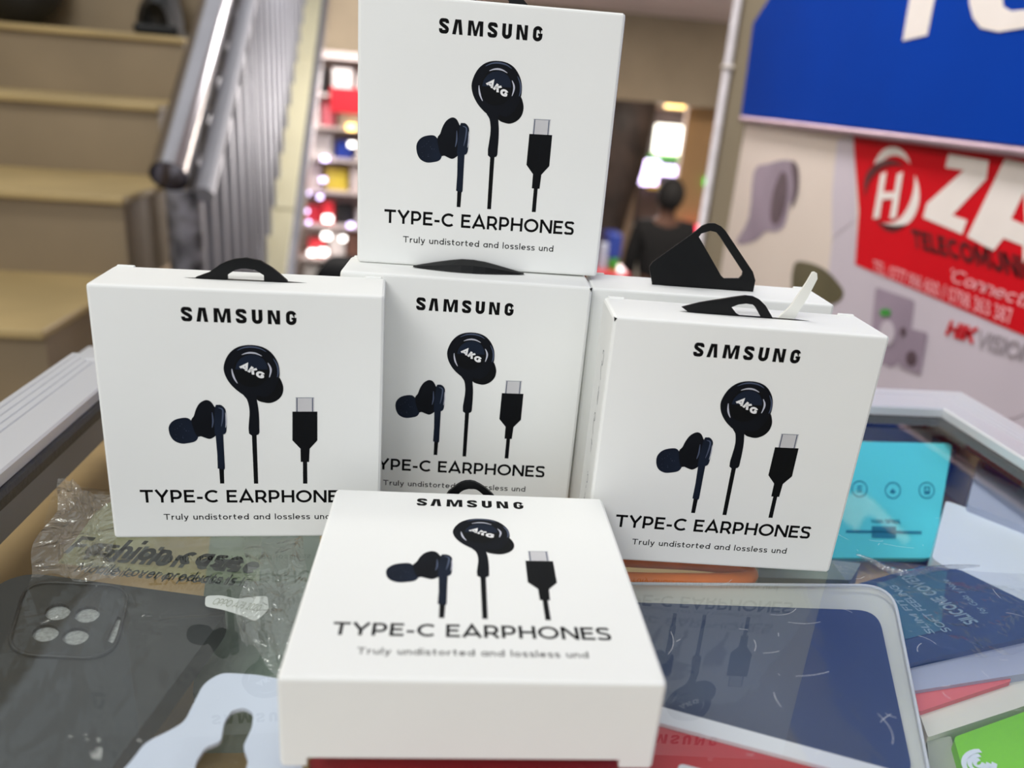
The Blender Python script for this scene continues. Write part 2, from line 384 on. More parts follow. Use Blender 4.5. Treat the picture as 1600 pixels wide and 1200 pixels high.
# ---------------------------------------------------------------- display counter
counter = thing('display_counter', 'glass-topped display counter with pale aluminium edge rails holding the phone cases', 'counter', (0.07, 0, -1.0))
counter_inv = Matrix.Translation(Vector((-.07, 0, 1.0)))
def cpart(name, bm, m, parent=counter, **k):
    bm.transform(counter_inv); o = obj(name, bm, m, parent, **k); return o
LX0, LX1, RX0, RX1, BY0, BY1 = -.2067, -.1695, .3070, .3405, .4045, .4372
def rail(side):
    """grooved flat aluminium edge, mitred at the corner"""
    bm = bmesh.new()
    if side == 'left': a, b, sgn = LX0, LX1, 1
    if side == 'right': a, b, sgn = RX1, RX0, -1
    if side in ('left', 'right'):
        W = abs(b - a); prof = [(0, -.030), (0, .0045), (.0012, .006)]
        for k in range(4):
            u = .004 + k * .0045; prof += [(u, .006), (u + .0004, .0052), (u + .0012, .0052), (u + .0016, .0062)]
        prof += [(W - .001, .006), (W, .005), (W, .0002), (W - .004, .0002), (W - .004, -.006), (.006, -.006), (.006, -.030)]
        y0 = -.35
        A = [bm.verts.new((a + sgn * u, y0, z)) for u, z in prof]
        B = [bm.verts.new((a + sgn * u, BY1 - u * (BY1 - BY0) / W, z)) for u, z in prof]
    else:
        W = BY1 - BY0
        prof = [(0, -.030), (0, .0045), (.0012, .006), (.010, .006), (.0106, .0054), (.0112, .006), (W - .001, .006), (W, .005), (W, .0002), (W - .004, .0002), (W - .004, -.006), (.004, -.006), (.004, -.030)]
        A = [bm.verts.new((LX0 + u * (LX1 - LX0) / W, BY1 - u, z)) for u, z in prof]
        B = [bm.verts.new((RX1 - u * (RX1 - RX0) / W, BY1 - u, z)) for u, z in prof]
    n = len(prof)
    for i in range(n): bm.faces.new((A[i], A[(i + 1) % n], B[(i + 1) % n], B[i]))
    bm.faces.new(A); bm.faces.new(list(reversed(B)))
    bmesh.ops.recalc_face_normals(bm, faces=bm.faces[:])
    return bm
for s in ('left', 'right', 'back'): cpart('edge_rail', rail(s), M['alu'])
cpart('glass_top', quad([(LX1 - .003, -.35, 0), (RX0 + .003, -.35, 0), (RX0 + .003, BY0 + .003, 0), (LX1 - .003, BY0 + .003, 0)]), M['glass'])
bm = BX(LX1 - .0035, LX1 + .0018, -.35, BY0, -.0075, -.0005); cpart('rubber_gasket', bm, M['gasket'])
bm = BX(RX0 - .0018, RX0 + .0035, -.35, BY0, -.0075, -.0005); cpart('rubber_gasket', bm, M['gasket'])
cpart('rubber_gasket', BX(LX1, RX0, BY0 - .0015, BY0 + .003, -.0075, -.0005), M['gasket'])
cpart('inner_side', BX(LX1 - .006, LX1 + .0012, -.35, BY0, -.021, -.0078), M['side'])
SH = -.058
cpart('shelf_board', BX(-.240, .335, -.35, .3915, SH - .012, SH), M['tan'])
cpart('shelf_board', BX(-.240, .335, .393, .56, SH - .012, SH), M['tan'])
cpart('outer_side', BX(-.252, -.242, -.35, .56, -.99, -.032), M['alu'])
cpart('outer_side', BX(.3355, .343, -.35, .56, -.99, -.032), M['alu'])
cpart('front_panel', BX(-.252, .343, -.362, -.352, -.99, -.032), M['alu'])
bm = bmesh.new(); rnd = random.Random(5)
for k in range(46):
    px, py = rnd.uniform(1010, 1590), rnd.uniform(900, 1190)
    if k > 36: px, py = rnd.uniform(1310, 1480), rnd.uniform(800, 880)
    c = PZ(px, py, .00005)
    if c.x > RX0 - .01: continue
    a = rnd.uniform(0, 6.28); L = rnd.choice([.001, .002, .003, .006, .012]); cv = rnd.uniform(-1.2, 1.2)
    pts = []
    x, y = c.x, c.y
    for i in range(6): pts.append((x, y)); x += math.cos(a) * L / 5; y += math.sin(a) * L / 5; a += cv / 5
    stroke(bm, pts, .00011, lambda p, q: Vector((p, q, .00005)))
o = cpart('fibre', bm, M['scratch']); o['kind'] = 'stuff'; o['label'] = 'fine pale fibres and scratches on the glass'

# ---------------------------------------------------------------- earphone cartons
PIC={
 'HEAD': [(-0.0665,0.7008),(-0.0613,0.7301),(-0.0468,0.7596),(-0.0254,0.7811),(0.0013,0.7932),(0.0336,0.7969),(0.0658,0.7922),(0.0919,0.7786),(0.1120,0.7549),(0.1246,0.7260),(0.1278,0.6965),(0.1254,0.6733),(0.1150,0.6430),(0.0992,0.6158),(0.0746,0.5984),(0.0417,0.6044),(0.0056,0.6019),(-0.0177,0.6164),(-0.0405,0.6391),(-0.0583,0.6683)],
 'TIPB': [(0.1249,0.6766),(0.1350,0.6569),(0.1396,0.6336),(0.1338,0.6065),(0.1166,0.5859),(0.0920,0.5745),(0.0678,0.5763),(0.0470,0.5843),(0.0388,0.6077),(0.0765,0.6620),(0.1071,0.6827)],
 'STEM': [(-0.0031,0.6084),(0.0095,0.5868),(0.0159,0.5566),(0.0162,0.5259),(0.0119,0.4500),(0.0454,0.4470),(0.0495,0.4784),(0.0500,0.5197),(0.0484,0.5538),(0.0446,0.5843),(0.0435,0.6145),(0.0215,0.6273)],
 'CAB1': [(0.0216,0.4473),(0.0385,0.4476),(0.0376,0.2406),(0.0220,0.2406)],
 'DISC': [(0.0934,0.7060),(0.0878,0.6800),(0.0734,0.6576),(0.0523,0.6423),(0.0278,0.6365),(0.0038,0.6411),(-0.0161,0.6553),(-0.0287,0.6768),(-0.0324,0.7024),(-0.0265,0.7281),(-0.0121,0.7501),(0.0087,0.7651),(0.0327,0.7709),(0.0564,0.7666),(0.0763,0.7528),(0.0893,0.7316)],
 'H1': [(-0.0015,0.7594),(0.0149,0.7658),(0.0326,0.7680),(0.0501,0.7650),(0.0676,0.7568)],
 'H2': [(-0.0381,0.7049),(-0.0360,0.6869),(-0.0304,0.6674),(-0.0208,0.6495)],
 'H3': [(0.0875,0.7314),(0.0954,0.7153),(0.0970,0.6989),(0.0913,0.6756)],
 'H4': [(-0.0169,0.7750),(0.0069,0.7864),(0.0334,0.7898),(0.0626,0.7850),(0.0829,0.7735)],
 'H5': [(0.1073,0.7483),(0.1201,0.7226),(0.1230,0.6963),(0.1189,0.6764)],
 'AKG': [(-0.0122,0.7121),(0.0671,0.6667),(0.0047,0.7305)],
 'BALL': [(-0.2702,0.4646),(-0.2634,0.4851),(-0.2469,0.5006),(-0.2220,0.5087),(-0.2021,0.5091),(-0.1894,0.4991),(-0.1793,0.4814),(-0.1697,0.4559),(-0.1687,0.4352),(-0.1787,0.4169),(-0.2017,0.4088),(-0.2288,0.4058),(-0.2527,0.4159),(-0.2660,0.4364)],
 'BODY': [(-0.1894,0.4991),(-0.1794,0.5171),(-0.1712,0.5426),(-0.1588,0.5655),(-0.1426,0.5784),(-0.1291,0.5812),(-0.1162,0.5740),(-0.1060,0.5566),(-0.1000,0.5440),(-0.1017,0.4930),(-0.1050,0.4465),(-0.1147,0.4334),(-0.1286,0.4264),(-0.1442,0.4304),(-0.1596,0.4364),(-0.1709,0.4352),(-0.1809,0.4557)],
 'RIM': [(-0.1041,0.5515),(-0.0923,0.5634),(-0.0791,0.5607),(-0.0677,0.5447),(-0.0665,0.5141),(-0.0671,0.4730),(-0.0708,0.4522),(-0.0825,0.4442),(-0.1006,0.4440),(-0.1101,0.4516)],
 'STM2': [(-0.1074,0.4439),(-0.0802,0.4443),(-0.0806,0.3893),(-0.0808,0.3068),(-0.0825,0.3004),(-0.1068,0.3040),(-0.1054,0.3679)],
 'CAB2': [(-0.1017,0.3040),(-0.0847,0.3041),(-0.0863,0.2407),(-0.1016,0.2407)],
 'HB1': [(-0.1148,0.5336),(-0.1136,0.4979),(-0.1181,0.4722)],
 'HB2': [(-0.0682,0.5345),(-0.0672,0.4987),(-0.0702,0.4729)],
 'HB3': [(-0.0929,0.5518),(-0.0776,0.5445),(-0.0793,0.5088),(-0.0854,0.4779)],
 'PLUG': [(0.1823,0.5973),(0.2490,0.5989),(0.2485,0.5433),(0.1813,0.5420)],
 'PL1': [(0.1873,0.5959),(0.1864,0.5421)],
 'PL2': [(0.2430,0.5972),(0.2425,0.5432)],
 'USB': [(0.1698,0.5418),(0.2601,0.5436),(0.2592,0.4254),(0.2305,0.3903),(0.2275,0.3347),(0.1966,0.3344),(0.1965,0.3899),(0.1676,0.4241)],
 'CAB3': [(0.2047,0.3361),(0.2204,0.3362),(0.2201,0.2413),(0.2038,0.2412)],
}

def carton_bm(W, H, D, notch=True):
    """board box with softly rounded edges; the bottom rear edge is cut back between its two side tabs"""
    r = .0011; k = 3
    def prof(cut, ins=0.0):
        p = []
        def corner(cx, cz, a0):
            for i in range(k + 1):
                a = math.radians(a0 - 90 * i / k); p.append((cx + r * math.cos(a), cz + r * math.sin(a)))
        corner(r, r, 270); p_ = p; p = []; a_ = p_[::-1]
        pts = []
        for i in range(k + 1):
            a = math.radians(270 - 90 * i / k); pts.append((r + r * math.cos(a), r + r * math.sin(a)))
        for i in range(k + 1):
            a = math.radians(180 - 90 * i / k); pts.append((r + r * math.cos(a), H - r + r * math.sin(a)))
        for i in range(k + 1):
            a = math.radians(90 - 90 * i / k); pts.append((D - r + r * math.cos(a), H - r + r * math.sin(a)))
        n = .0028
        if cut: pts += [(D, .010), (D - n, .010), (D - n, .0), (D - n - .001, 0)]
        else: pts += [(D, .0102), (D, .0101), (D - .0002, .0), (D - n - .001, 0)]
        cy, cz = D / 2, H / 2
        return [(cy + (y - cy) * (1 - ins / (D / 2)), cz + (z - cz) * (1 - ins / (H / 2))) for y, z in pts]
    # sections along x
    X = [(-W / 2, .0011, 0), (-W / 2 + .0003, .0004, 0), (-W / 2 + .0011, 0, 0)]
    if notch: X += [(-.43 * W, 0, 0), (-.43 * W + .00002, 0, 1), (.405 * W, 0, 1), (.405 * W + .00002, 0, 0)]
    X += [(W / 2 - .0011, 0, 0), (W / 2 - .0003, .0004, 0), (W / 2, .0011, 0)]
    bm = bmesh.new(); rows = []
    for x, ins, cut in X: rows.append([bm.verts.new((x, y, z)) for y, z in prof(cut, ins)])
    n = len(rows[0])
    for a, b in zip(rows, rows[1:]):
        for i in range(n): bm.faces.new((a[i], a[(i + 1) % n], b[(i + 1) % n], b[i]))
    bm.faces.new(rows[0]); bm.faces.new(rows[-1][::-1])
    bmesh.ops.recalc_face_normals(bm, faces=bm.faces[:])
    return bm
def face_map(dv, layer):
    return lambda u, v: Vector((u * S, -.00004 - layer * .00003, (v + dv) * S))
def logo_letters(fn):
    """heavy wide-set maker's name across [-.1985,.1907] x [.8763,.928]"""
    bm = bmesh.new(); u0, v0, wd, hh = -.1985, .8763, .3892, .0517
    G = [('S', .0, .70), ('V', .95, .755), ('M', 2.06, 1.11), ('S', 3.49, .70), ('U', 4.53, .70), ('N', 5.57, .81), ('G', 6.76, .70)]
    k = wd / 7.46
    PG = {'V': [(0, 0), (.19, 1), (.62, 1), (.755, 0), (.505, 0), (.395, .80), (.265, 0)],
          'M': [(0, 0), (.02, 1), (.37, 1), (.555, .36), (.74, 1), (1.09, 1), (1.11, 0), (.86, 0), (.845, .74), (.66, 0), (.45, 0), (.265, .74), (.25, 0)],
          'N': [(0, 0), (0, 1), (.31, 1), (.57, .34), (.56, 1), (.81, 1), (.81, 0), (.49, 0), (.235, .68), (.25, 0)]}
    for g, ox, gw in G:
        f = lambda a, b: fn(u0 + (ox + a) * k, v0 + b * hh)
        if g in PG: poly(bm, [f(a, b) for a, b in PG[g]])
        elif g == 'S':
            h = .125
            stroke(bm, spl([(gw - h, .69), (gw - h, .78), (gw * .74, .868), (gw * .5, .882), (gw * .26, .868), (h, .76), (h * 1.15, .66), (gw * .38, .56), (gw * .62, .46), (gw - h * 1.1, .35), (gw - h, .24), (gw * .74, .135), (gw * .5, .118), (gw * .26, .135), (h, .23), (h, .33)]), .25, f)
        elif g == 'U':
            h = .13; stroke(bm, [(h, 1), (h, .34)] + arc(gw / 2, .34, gw / 2 - h, .34 - h * .9, 180, 360) + [(gw - h, 1)], .26, f)
        elif g == 'G':
            h = .13; stroke(bm, [(gw - h, .68), (gw - h, .70)] + arc(gw / 2, .68, gw / 2 - h, .32 - h * .9, 0, 180) + arc(gw / 2, .32, gw / 2 - h, .32 - h * .9, 180, 360) + [(gw - h, .52)], .25, f)
            stroke(bm, [(gw, .45), (gw * .52, .45)], .15, f)
    return bm
def picture(fn):
    """the printed earphones and plug, flat layers of ink"""
    bm = bmesh.new()
    def shape(key, mi, ly, k=3, sm=True):
        pts = smooth_loop(PIC[key], k) if sm else [Vector((*p, 0)) for p in PIC[key]]
        poly(bm, [fn(ly)(p.x, p.y) for p in pts], mi=mi)
    def line(key, wd, mi, ly):
        pts = smooth_loop(PIC[key], 4, False); n = len(pts)
        L = []; R = []
        for i, p in enumerate(pts):
            t = (pts[min(i + 1, n - 1)] - pts[max(i - 1, 0)]).normalized(); nn = Vector((-t.y, t.x, 0))
            q = wd / 2 * (.15 + .85 * math.sin(math.pi * (i + .4) / n)); L.append(p + nn * q); R.append(p - nn * q)
        poly(bm, [fn(ly)(p.x, p.y) for p in L + R[::-1]], mi=mi)
    shape('CAB1', 2, 0, sm=False); shape('CAB2', 2, 0, sm=False); shape('CAB3', 2, 0, sm=False)
    shape('TIPB', 2, 1); shape('STEM', 0, 2, sm=True); shape('HEAD', 0, 3); shape('DISC', 2, 4)
    top = [p for p in PIC['DISC'] if p[1] > .70]; top.sort()
    poly(bm, [fn(5)(.0298 + (p[0] - .0298) * .9, .705 + (p[1] - .705) * .86) for p in top], mi=1)
    for kx, wd in (('H1', .0065), ('H2', .0065), ('H3', .0068)): line(kx, wd, 3, 6)
    line('H4', .006, 4, 6); line('H5', .006, 4, 6)
    shape('BALL', 1, 1); shape('BODY', 0, 2); shape('STM2', 1, 2, sm=False); shape('RIM', 1, 3)
    line('HB1', .0055, 4, 4); line('HB2', .004, 3, 4); line('HB3', .006, 4, 4)
    rn = random.Random(3)
    for i in range(14):
        x, y = -.245 + rn.uniform(-.018, .045), .46 + rn.uniform(-.035, .035)
        poly(bm, [fn(3)(x + .0011 * math.cos(a), y + .0011 * math.sin(a)) for a in (0, 1.57, 3.14, 4.71)], mi=4)
    shape('USB', 2, 1, sm=False); shape('PLUG', 5, 1, sm=False)
    for kx in ('PL1', 'PL2'): stroke(bm, PIC[kx], .0036, fn(2), 4)
    stroke(bm, [(.1823, .5973), (.2490, .5989)], .0016, fn(2), 4)
    for i in range(9): stroke(bm, [(.2145 + rn.uniform(-.004, 0), .515 - i * .009), (.2185 + rn.uniform(0, .004), .515 - i * .009)], .0022, fn(2), 0)
    a, b, c = [Vector(p) for p in PIC['AKG']]
    ux = (b - a).normalized(); uy = Vector((-ux.y, ux.x)); hgt = .0255
    f = lambda x, y: fn(7)(*(a + ux * x + uy * y))
    text(bm, 'AKG', .30, f, (b - a).length * .98, .06, hgt, .08, 6)
    return bm
HANG = {
 'L': ([(-.19,-.06),(-.1755,.0046),(-.1300,.0240),(-.0880,.0561),(-.0632,.0684),(-.0385,.0774),(.0024,.0837),(.0511,.0759),(.0915,.0521),(.1198,.0291),(.1443,.0066),(.15,-.06)], [(-.0655,-.02),(-.0655,.0185),(-.0402,.0370),(-.0155,.0442),(.0009,.0450),(.0335,.0406),(.0617,.0228),(.0617,-.02)]),
 'R': ([(-.2284,.0173),(-.1636,.0396),(-.0435,.0695),(.0004,.0786),(.0291,.0773),(.0538,.0676),(.0808,.0465),(.1221,-.0053),(.122,-.05),(-.12,-.05)], [(-.0446,.0312),(-.0216,.0434),(.0059,.0490),(.0314,.0474),(.0446,.0380),(.0728,.002),(-.0077,.002),(-.0234,.0095)]),
 'BR': ([(-.2504,.0599),(-.2527,.0765),(-.2424,.0953),(-.0781,.2379),(-.0564,.2607),(-.0330,.2723),(-.0080,.2741),(.0191,.2636),(.0410,.2465),(.1849,.0848),(.2017,.0495),(.2007,.0),(.19,-.05),(-.2233,-.05),(-.2333,.01)], [(-.0654,.2137),(-.0576,.2281),(-.0217,.2420),(.0044,.2376),(.0226,.2201),(.1427,.0817),(.1429,.0661),(.1324,.0523),(.0683,.0477),(.0533,.0597)]),
}
HANG['T'] = HANG['L']
def hanger_bm(key, H, D):
    bm = bmesh.new(); o, i = HANG[key]
    y = D / 2 - .0006
    prism(bm, [(a * S, y, b * S + H) for a, b in o], (0, .0012, 0), [[(a * S, y, b * S + H) for a, b in i]] if i else ())
    return bm
def make_carton(key, label, loc, rot, Hk, dv, slotx=(-.20, .20), front=True, hanger=True):
    H, D = Hk * S, .2882 * S
    t = thing('earphone_box', label, 'box', loc, rot, 'white earphone boxes')
    obj('carton', carton_bm(S, H, D), M['card'], t)
    bm = bmesh.new()                                   # slit the hanger comes through
    y = D / 2; a, b = slotx[0] * S, slotx[1] * S
    poly(bm, [(a, y, H + .00005), (a + .006, y - .0011, H + .00005), (b - .006, y - .0011, H + .00005), (b, y, H + .00005), (b - .006, y + .0011, H + .00005), (a + .006, y + .0011, H + .00005)])
    obj('hanger_slit', bm, M['slot'], t)
    for sx in (-1, 1):                                 # tuck-in side flaps standing slightly proud at the rear corners
        x0, x1 = sorted((sx * (.5 * S - .0015), sx * (.5 * S - .0075)))
        obj('tuck_flap', BX(x0, x1, D - .0020, D - .0004, H - .004, H + .0006, .0003, 1), M['card'], t)
    if front:
        obj('brand_lettering', logo_letters(face_map(dv, 0)), M['ink'], t)
        obj('earphone_picture', picture(lambda ly: face_map(dv, ly)), [M['navy'], M['navy2'], M['navy3'], M['gleam'], M['gleam2'], M['silver'], M['white_ink']], t)
        bm = bmesh.new()
        text(bm, 'TYPE-C EARPHONES', .178, lambda a, b: face_map(dv, 0)(-.3907 + a, .1589 + b), .7739, .115, .0542)
        obj('title_lettering', bm, M['ink'], t)
        bm = bmesh.new()
        text(bm, 'Truly undistorted and lossless und', .14, lambda a, b: face_map(dv, 0)(-.3138 + a, .0846 + b), .6194, .17, .0250)
        obj('tagline_lettering', bm, M['thin_ink'], t)
    if hanger: obj('hanger', hanger_bm(key, H, D), M['hanger'], t)
    return t
G0 = 0.0
make_carton('L', 'white earphone box standing leftmost, black arched handle showing above its lid', (-.065, .2544, G0), (0, .0037, .061), .9937, -.0032, (-.22, .215))
mb = make_carton('M', 'white earphone box standing in the middle, carrying another box on its lid', (.0113, .2834, G0), (0, .0027, -.0367), 1.0089, -.0063, (-.23, .235), hanger=False)
rb = make_carton('R', 'white earphone box standing front right, black handle and white nylon loop in its lid', (.1065, .2413, G0), (0, .0035, -.0691), .9945, -.0072, (-.235, .26))
make_carton('T', 'white earphone box at the top of the stack, standing on another box', (.0161, .2999, .0962), (0, -.0027, -.0333), 1.0067, .0089)
fb = make_carton('F', 'white earphone box lying flat on its back in front of the standing ones', (.0136, .1487, .0274), (-math.pi / 2, 0, -.0191), .9894, .0077, hanger=False)
make_carton('BR', 'white earphone box at the back right with its slotted black hanger fully raised', (.1075, .2825, G0), (0, -.0035, -.0823), .997, 0, (-.24, .21), front=False)

# squashed handle of the middle box, folded flat in front of the upper box
H, D = 1.0089 * S, .2882 * S
us = [-.226, -.18, -.13, -.08, -.03, .02, .07, .12, .17, .231]
up = [.0025, .013, .024, .034, .042, .0425, .037, .027, .016, .002]
bm = bmesh.new(); rows = []
for i, u in enumerate(us):
    q = math.sin(math.pi * i / 9); x = u * S
    yt, zt = D * .5 + .0012 * q, H + .0004 + up[i] * S * .95
    yb, zb = D * .5 - .0040 * q - .0006, H + .0004
    rows.append([bm.verts.new(v) for v in ((x, yb, zb), (x, (yb + yt) / 2 - .0010 * q, (zb + zt) / 2 + .0005 * q), (x, yt, zt), (x, yt + .0012, zt), (x, (yb + yt) / 2 + .0006, (zb + zt) / 2 - .0004 * q), (x, yb + .0012, zb))])
for a, b in zip(rows, rows[1:]):
    for i in range(6): bm.faces.new((a[i], a[(i + 1) % 6], b[(i + 1) % 6], b[i]))
bm.faces.new(rows[0]); bm.faces.new(rows[-1][::-1]); bmesh.ops.recalc_face_normals(bm, faces=bm.faces[:])
obj('hanger', bm, M['hanger'], mb)
# handle of the lying box, bent upward behind its lid
H, D = .9894 * S, .2882 * S
fo = [(.0046, .0240), (.0056, .0258), (.0071, .0272), (.0085, .0286), (.0099, .0296), (.0114, .0302), (.0133, .0304), (.0148, .0301), (.0168, .0291), (.0189, .0277), (.0213, .0256), (.0226, .0241)]
fi = [(.0085, .0236), (.0092, .0250), (.0101, .0260), (.0111, .0267), (.0125, .0272), (.014, .0274), (.0155, .0271), (.0165, .0265), (.0180, .0252), (.0188, .0238)]
fl = lambda x, z: Vector((x - .0136, D - z, H + .0035))
bm = bmesh.new()
prism(bm, [fl(x, z) for x, z in fo] + [fl(.0236, .0137)] + [fl(.0036, .0137)], (0, 0, .0012), [[fl(x, z) for x, z in fi]])
box(bm, -.0100, .0100, D - .0149, D - .0137, H - .001, H + .0036)
obj('hanger', bm, M['hanger'], fb)
# nylon loop tail in the lid of the right box, and pen notes on its left side
H, D = .9945 * S, .2882 * S
st = [(.1368, -.01), (.1811, .0436), (.2250, .1443), (.2367, .1788), (.2450, .1815), (.2537, .1777), (.2600, .1569), (.2385, .0823), (.2102, .0104), (.20, -.01)]
bm = prism(bmesh.new(), [(u * S, D * .55, z * S + H) for u, z in st], (0, .0011, 0))
obj('nylon_loop', bm, M['strip'], rb)
bm = bmesh.new(); wr = lambda a, b: Vector((-.5 * S - .00006, a, b))
def scrib(y, z, pts): stroke(bm, [(y + p * .0010, z + q * .0010) for p, q in pts], .00034, wr)
scrib(.0115, .0760, arc(0, 0, 1.6, 2.8, 20, 330, 10)); scrib(.0118, .0700, [(-1.5, -2), (0, 0), (1.8, 2.4)])
scrib(.0120, .0620, [(0, 3), (.3, -3)]); scrib(.0108, .0615, [(0, 2), (.2, -3.4)])
scrib(.0130, .0510, arc(0, 1.5, 1.2, 1.6, 0, 350, 8)); scrib(.0130, .0495, [(1.2, 2), (.8, -2), (-1.2, -3.4)])
scrib(.0126, .0430, [(-1.6, -1), (1.8, 0)]); scrib(.0128, .0410, [(0, 2), (-.3, -2.6)])
scrib(.0130, .0300, [(0, 0), (.4, -.8)]); scrib(.0120, .0275, arc(0, 0, .9, 1.7, 40, 300, 8)); scrib(.0132, .0240, [(0, 0), (-.5, -1)])
scrib(.0125, .0180, [(.6, 3), (0, 0), (-.8, -3.5)]); scrib(.0140, .0175, [(0, 1), (.5, -3)])
obj('pen_writing', bm, M['pen'], rb)

for bx, hx, px_ in ((rb, .9945, -1), (mb, 1.0089, 1)):
    o = obj('corner_gap', prism(bmesh.new(), [(px_ * (.5 * S - .0002), -.00006, hx * S - .0004), (px_ * (.5 * S - .0012), -.00006, hx * S - .0006), (px_ * (.5 * S - .0004), -.00006, hx * S - .0018)], (0, .0012, 0)), M['hanger'], bx)
    o['label'] = 'tiny dark gap at the lid corner'

# ---------------------------------------------------------------- packs lying inside the counter
def mk(name, col, **k): M[name] = mat(name, rgb(*col), **k); return M[name]
mk('case_black', (20, 25, 27), rough=.45, var=.12, scale=14)
mk('hole_grey', (150, 152, 150), rough=.6, var=.2, scale=900)
mk('tab_white', (206, 213, 230), rough=.5, var=.02)
mk('cream', (226, 224, 212), rough=.5, var=.03)
mk('navy_case', (52, 70, 104), rough=.45, var=.07, scale=20)
mk('red_pack', (176, 44, 58), rough=.45, var=.06, scale=25)
mk('orange', (232, 122, 40), rough=.4, var=.12, scale=60)
mk('teal', (88, 202, 214), rough=.4, var=.10, scale=12)
mk('teal_dark', (30, 116, 140), rough=.45, var=.05)
mk('blue_pack', (32, 84, 138), rough=.4, var=.15, scale=25)
mk('cover_navy', (40, 70, 106), rough=.45, var=.18, scale=24)
mk('cover_teal', (52, 112, 130), rough=.45, var=.14, scale=24)
mk('lilac_grey', (176, 182, 202), rough=.4, var=.05, scale=18)
mk('pale_text', (150, 178, 190), rough=.5, var=.03)
mk('pink', (226, 122, 122), rough=.5, var=.05)
mk('green', (132, 206, 66), rough=.45, var=.07, scale=20)
mk('olive', (168, 172, 158), rough=.6, var=.08)
mk('sage', (128, 142, 132), rough=.6, var=.2, scale=18)
mk('white_pack', (226, 234, 244), rough=.3, var=.02)
mk('sticker', (216, 218, 214), rough=.5, var=.02)
mk('header', (176, 188, 158), rough=.5, var=.12, scale=30)
mk('edge_white', (216, 218, 224), rough=.4, var=.02)
def pz(pts, z):
    return [PZ(p[0], p[1], z if not callable(z) else z(p[1])) for p in pts]
def slab(name, pts, z, th, m, parent=None, r=.004, holes=(), taper=None):
    """flat pack whose outline is given as seen, at height z, with real thickness downwards"""
    P3 = rround(pz(pts, z), r) if r else pz(pts, z)
    bm = prism(bmesh.new(), P3, (0, 0, -th), [pz(h, z) for h in holes], taper=taper)
    return obj(name, bm, m, parent)
def local(o, root):
    o.parent = root; o.matrix_parent_inverse = root.matrix_world.inverted() if root.matrix_world != Matrix.Identity(4) else Matrix.Translation(-Vector(root.location))
    return o
def root(name, label, cat, px, z, group=None):
    c = PZ(px[0], px[1], z); return thing(name, label, cat, (c.x, c.y, z), (0, 0, 0), group)

# black phone case in a printed clear bag ------------------------------------------------
t = root('phone_case', 'black phone case with four camera holes, flat under the glass at left', 'phone case', (180, 1050), -.0215)
o0 = PZ(24, 892, -.013); ux = (PZ(368, 938, -.013) - o0); wd = ux.length; ux.normalize(); uy = Vector((-ux.y, ux.x, 0))
q = lambda a, b, z=0: o0 + ux * a - uy * b + Vector((0, 0, z))
L_ = .158
out = rround([q(0, 0), q(wd, 0), q(wd, L_), q(0, L_)], .012, 8)
holes_px = [((90, 956), (20, 13)), ((136, 960), (20, 13)), ((71, 989), (21, 13.5)), ((118, 994), (21, 13.5))]
hl = []
for (hx, hy), (rx, ry) in holes_px:
    hl.append([PZ(hx + rx * math.cos(a) + 3 * math.sin(a), hy - ry * math.sin(a), -.013) for a in [2 * math.pi * k / 18 for k in range(18)]])
fl_ = rround(pz([(183, 962), (193, 968), (176, 1006), (166, 1000)], -.013), .0012)
bm = prism(bmesh.new(), out, (0, 0, -.0085), hl + [fl_])
local(obj('case_shell', bm, M['case_black']), t)
for h in hl: local(obj('camera_hole', prism(bmesh.new(), [p + Vector((0, 0, -.0012)) for p in h], (0, 0, -.002)), M['hole_grey']), t)
local(obj('flash_slot', prism(bmesh.new(), [p + Vector((0, 0, -.0012)) for p in fl_], (0, 0, -.002)), M['hole_grey']), t)
lp = rround(pz([(42, 908), (205, 916), (176, 1030), (8, 1022)], -.0127), .010, 6)
lip = bmesh.new(); tube(lip, [Vector(p) for p in lp] + [Vector(lp[0])], .0006, 6)
local(obj('camera_lip', lip, M['case_black']), t)
# a second case under it
t = root('phone_case', 'black phone case edge sticking out at left beneath the bagged one', 'phone case', (100, 1050), -.034)
bm = prism(bmesh.new(), rround([q(-.012, .003, -.010), q(wd * .8, -.004, -.010), q(wd * .8 - .01, L_, -.010), q(-.018, L_, -.010)], .012, 6), (0, 0, -.009))
local(obj('case_shell', bm, M['case_black']), t)

def sheet(name, c4, z, m, nx=40, ny=34, amp=.0016, seed=1, parent=None, edge=0.0):
    """crumpled film between four corners given as seen, folds in real relief"""
    rn = random.Random(seed); TL, TR, BR, BL = [Vector((PZ(p[0], p[1], z).x, PZ(p[0], p[1], z).y, z)) for p in c4]
    folds = [(rn.uniform(0, 1), rn.uniform(0, 1), rn.uniform(0, math.pi), rn.uniform(.06, .3), rn.uniform(-1, 1)) for _ in range(26)]
    bm = bmesh.new(); g = []
    for j in range(ny + 1):
        row = []
        for i in range(nx + 1):
            u, v = i / nx, j / ny
            p = TL * (1 - u) * (1 - v) + TR * u * (1 - v) + BR * u * v + BL * (1 - u) * v
            d = 0
            for fx, fy, fa, fw, fh in folds:
                s_ = (u - fx) * math.sin(fa) - (v - fy) * math.cos(fa); l_ = abs((u - fx) * math.cos(fa) + (v - fy) * math.sin(fa))
                if l_ < fw * 1.6: d += fh * max(0, 1 - abs(s_) / .045) * (1 - l_ / (fw * 1.6))
            e = 1.0
            p = p + Vector((math.sin(9 * v + seed) * edge, math.cos(8 * u + seed) * edge, max(-1.1, min(1.1, d)) * amp))
            row.append(bm.verts.new(p))
        g.append(row)
    for j in range(ny):
        for i in range(nx): bm.faces.new((g[j][i], g[j][i + 1], g[j + 1][i + 1], g[j + 1][i]))
    return obj(name, bm, m, parent)
ZB = -.0098
bag = root('plastic_bag', 'crumpled clear printed bag around the black phone case under the glass', 'bag', (220, 950), -.012)
